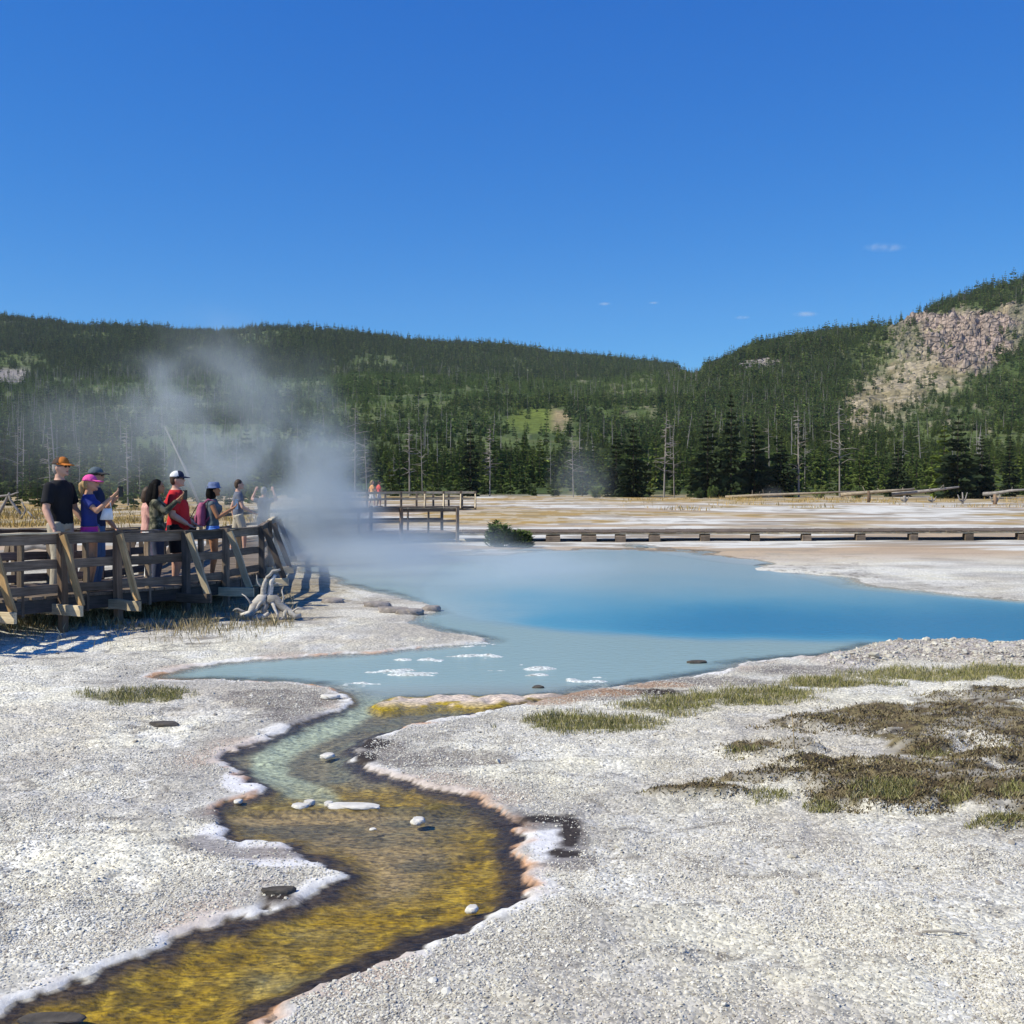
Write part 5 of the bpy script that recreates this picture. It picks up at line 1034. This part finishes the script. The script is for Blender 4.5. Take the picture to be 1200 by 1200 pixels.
sd_ = gval(gs, xx, yy); gv_ = gval(ggrav, xx, yy); cl_ = fbm(xx * 1.4, yy * 1.4, 161, 3); keep = (sd_ > .05) & (gv_ > rng.random(N) * .9) & (rng.random(N) < .25 + 1.1 * ss(.38, .6, cl_))
xx, yy = xx[keep], yy[keep]; n = len(xx); print('pebbles', n); sc_ = rng.lognormal(math.log(.0049), .36, n)
scatter('gravel', np.stack([xx, yy, gzat(xx, yy) + sc_ * .2], 1), sc_, rng.uniform(0, 6.28, n), rng.integers(0, 8, n), protos('gravel_protos', pb), 'pale loose sinter gravel covering both banks of the stream', 'gravel', rng.normal(0, .3, (n, 2)))
# a few larger stones and bits of litter on the gravel
n = 2600; yy = 3.2 * (13 / 3.2) ** rng.random(n); xx = rng.uniform(-.53, .53, n) * yy; k_ = (gval(gs, xx, yy) > .12) & (gval(ggrav, xx, yy) > .5) & (fbm(xx * .8, yy * 1.2, 171, 3) > .47); xx, yy = xx[k_], yy[k_]; n = len(xx); sc_ = rng.lognormal(math.log(.011), .42, n)
scatter('loose_stones', np.stack([xx, yy, gzat(xx, yy) + sc_ * .1], 1), sc_, rng.uniform(0, 6.28, n), rng.choice([0, 2, 3, 7, 5, 7], n), bpy.data.collections['gravel_protos'], 'larger loose stones and dark bits strewn over the gravel', 'loose stones', rng.normal(0, .3, (n, 2)))
# broken sinter chips along the right pool rim
n = 5200; px = rng.uniform(970, 1300, n); py = rng.uniform(750, 782, n); t = (0 - H) / (-sp_ + (600 - py) / F * cp); yy = (cp + (600 - py) / F * sp_) * t; xx = (px - 600) / F * t
k_ = (gval(gs, xx, yy) > .03) & (ell_mask(px, py, RIM) + (fbm(xx * 3, yy * 3, 23) - .5) * .6 > .1); xx, yy = xx[k_], yy[k_]; n = len(xx); sc_ = rng.lognormal(math.log(.012), .55, n); gidx = rng.choice([2, 3, 7, 3, 2, 7, 0], n)
scatter('sinter_chips', np.stack([xx, yy, gzat(xx, yy) + sc_ * .1], 1), sc_, rng.uniform(0, 6.28, n), gidx, bpy.data.collections['gravel_protos'], 'broken sinter chips along the raised rim right of the blue water', 'rock chips', rng.normal(0, .4, (n, 2)))
# ------------------------------------------------------------------ steam and clouds
def vol_mat(name, dens, scale, lo, hi, colr=(.68, .76, .82), soft=1.0, seed=0):
    m = bpy.data.materials.new(name); m.use_nodes = True; n = m.node_tree.nodes; l = m.node_tree.links; n.remove(n['Principled BSDF']); pv = n.new('ShaderNodeVolumePrincipled'); l.new(pv.outputs[0], n['Material Output'].inputs['Volume'])
    pv.inputs['Color'].default_value = (*colr, 1); pv.inputs['Anisotropy'].default_value = .0
    tc = n.new('ShaderNodeTexCoord'); ln = n.new('ShaderNodeVectorMath'); ln.operation = 'LENGTH'; l.new(tc.outputs['Object'], ln.inputs[0])
    g = n.new('ShaderNodeNewGeometry'); nz = n.new('ShaderNodeTexNoise'); nz.inputs['Scale'].default_value = scale; nz.inputs['Detail'].default_value = 3; nz.inputs['Roughness'].default_value = .55; nz.inputs['Distortion'].default_value = .6; l.new(g.outputs['Position'], nz.inputs['Vector'])
    f = n.new('ShaderNodeMapRange'); f.interpolation_type = 'SMOOTHSTEP'; f.inputs[1].default_value = 1.0; f.inputs[2].default_value = 1.0 - soft; l.new(ln.outputs['Value'], f.inputs[0])
    r = n.new('ShaderNodeMapRange'); r.interpolation_type = 'SMOOTHSTEP'; r.inputs[1].default_value = lo; r.inputs[2].default_value = hi; l.new(nz.outputs[0], r.inputs[0])
    a = n.new('ShaderNodeMath'); a.operation = 'MULTIPLY'; l.new(f.outputs[0], a.inputs[0]); l.new(r.outputs[0], a.inputs[1]); b = n.new('ShaderNodeMath'); b.operation = 'MULTIPLY'; b.inputs[1].default_value = dens; l.new(a.outputs[0], b.inputs[0]); l.new(b.outputs[0], pv.inputs['Density']); return m
def puff(px, py, d, rx, ry, rz, mat, label, name='steam', rot=0.0, kind='stuff', cat='steam'):
    m = MB(); m.ell((0, 0, 0), 1.0, None, 24, 14); o = m.build(name, mat, None, atd(px, py, d)); o.scale = (rx, ry, rz); o.rotation_euler = (0, rot, 0); tag(o, label, cat, kind=kind); return o
ST1 = vol_mat('steam_thick', 2.0, .5, .30, .66); ST2 = vol_mat('steam_mid', .62, .55, .41, .70); ST3 = vol_mat('steam_thin', .30, .45, .40, .72); ST4 = vol_mat('steam_veil', .10, .3, .25, .70); ST5 = vol_mat('steam_distant', .11, .35, .25, .70); MIST = vol_mat('steam_mist', .55, .35, .25, .70)
puff(376, 612, 27, 2.0, 3.2, 1.8, ST1, 'thick steam rising off the left end of the pool')
puff(355, 552, 27.5, 2.4, 2.8, 1.9, ST2, 'billowing steam above the thick base')
puff(384, 520, 28, 1.4, 2.2, 1.6, ST2, 'steam curling up the right flank of the billow')
puff(268, 540, 28, 2.4, 2.6, 1.9, ST2, 'grey steam drifting behind the white cap')
puff(195, 470, 30, 2.3, 2.5, 1.5, ST2, 'drifting steam puff against the left hill', rot=.5)
puff(250, 420, 31, 2.6, 2.5, 2.0, ST3, 'faint steam wisp reaching the ridge line')
puff(330, 470, 30, 3.2, 2.5, 1.8, ST3, 'faint steam veil above the billow')
puff(430, 648, 23, 3.0, 5.5, .6, MIST, 'low mist over the left end of the pool')
puff(470, 640, 28, 3.6, 4, .9, MIST, 'low mist drifting right from the thick steam')
puff(560, 660, 25, 4.6, 7, .42, MIST, 'low mist sliding across the blue water')
puff(398, 600, 40, 1.7, 3, 1.6, ST2, 'steam in front of the far walkway left of the orange tee')
puff(318, 592, 24.6, 1.3, 1.4, 1.0, ST2, 'steam drifting across the person with raised arms')
puff(120, 520, 34, 6.5, 4, 2.6, ST4, 'very thin steam veil over the forest behind the visitors')
puff(682, 565, 60, 2.4, 3, 3.2, ST5, 'distant steam column beyond the low boardwalk')
puff(905, 582, 90, 1.5, 1.4, 1.2, ST5, 'small distant steam puff by the meadow edge')
CLM = vol_mat('cloud_wisp_volume', .010, .012, .30, .62, (1, 1, 1), 1.0)
for px, py, w_, lab in [(708, 356, 65, 'brightest small cloud wisp low above the dip between the hills'), (766, 355, 50, 'faint cloud wisp right of the brightest wisp'), (1036, 290, 190, 'long faint cloud wisp above the right hill'), (943, 368, 120, 'flat cloud wisp just above the right ridge'), (870, 372, 70, 'small cloud wisp left of the flat wisp')]:
    puff(px, py, 8000, w_, 60, w_ * .22, CLM, lab, 'cloud', kind=None, cat='cloud')

m = bpy.data.materials.new('haze_air'); m.use_nodes = True; n_ = m.node_tree.nodes; n_.remove(n_['Principled BSDF']); pv = n_.new('ShaderNodeVolumePrincipled'); m.node_tree.links.new(pv.outputs[0], n_['Material Output'].inputs['Volume'])
pv.inputs['Color'].default_value = (.86, .93, 1, 1); pv.inputs['Density'].default_value = HAZE
hb_ = MB(); hb_.box((0, 1000, 190), (1700, 1400, 194)); tag(hb_.build('haze', m, None, None, False), 'thin summer air between the viewer and the far ridges', 'haze', kind='stuff')
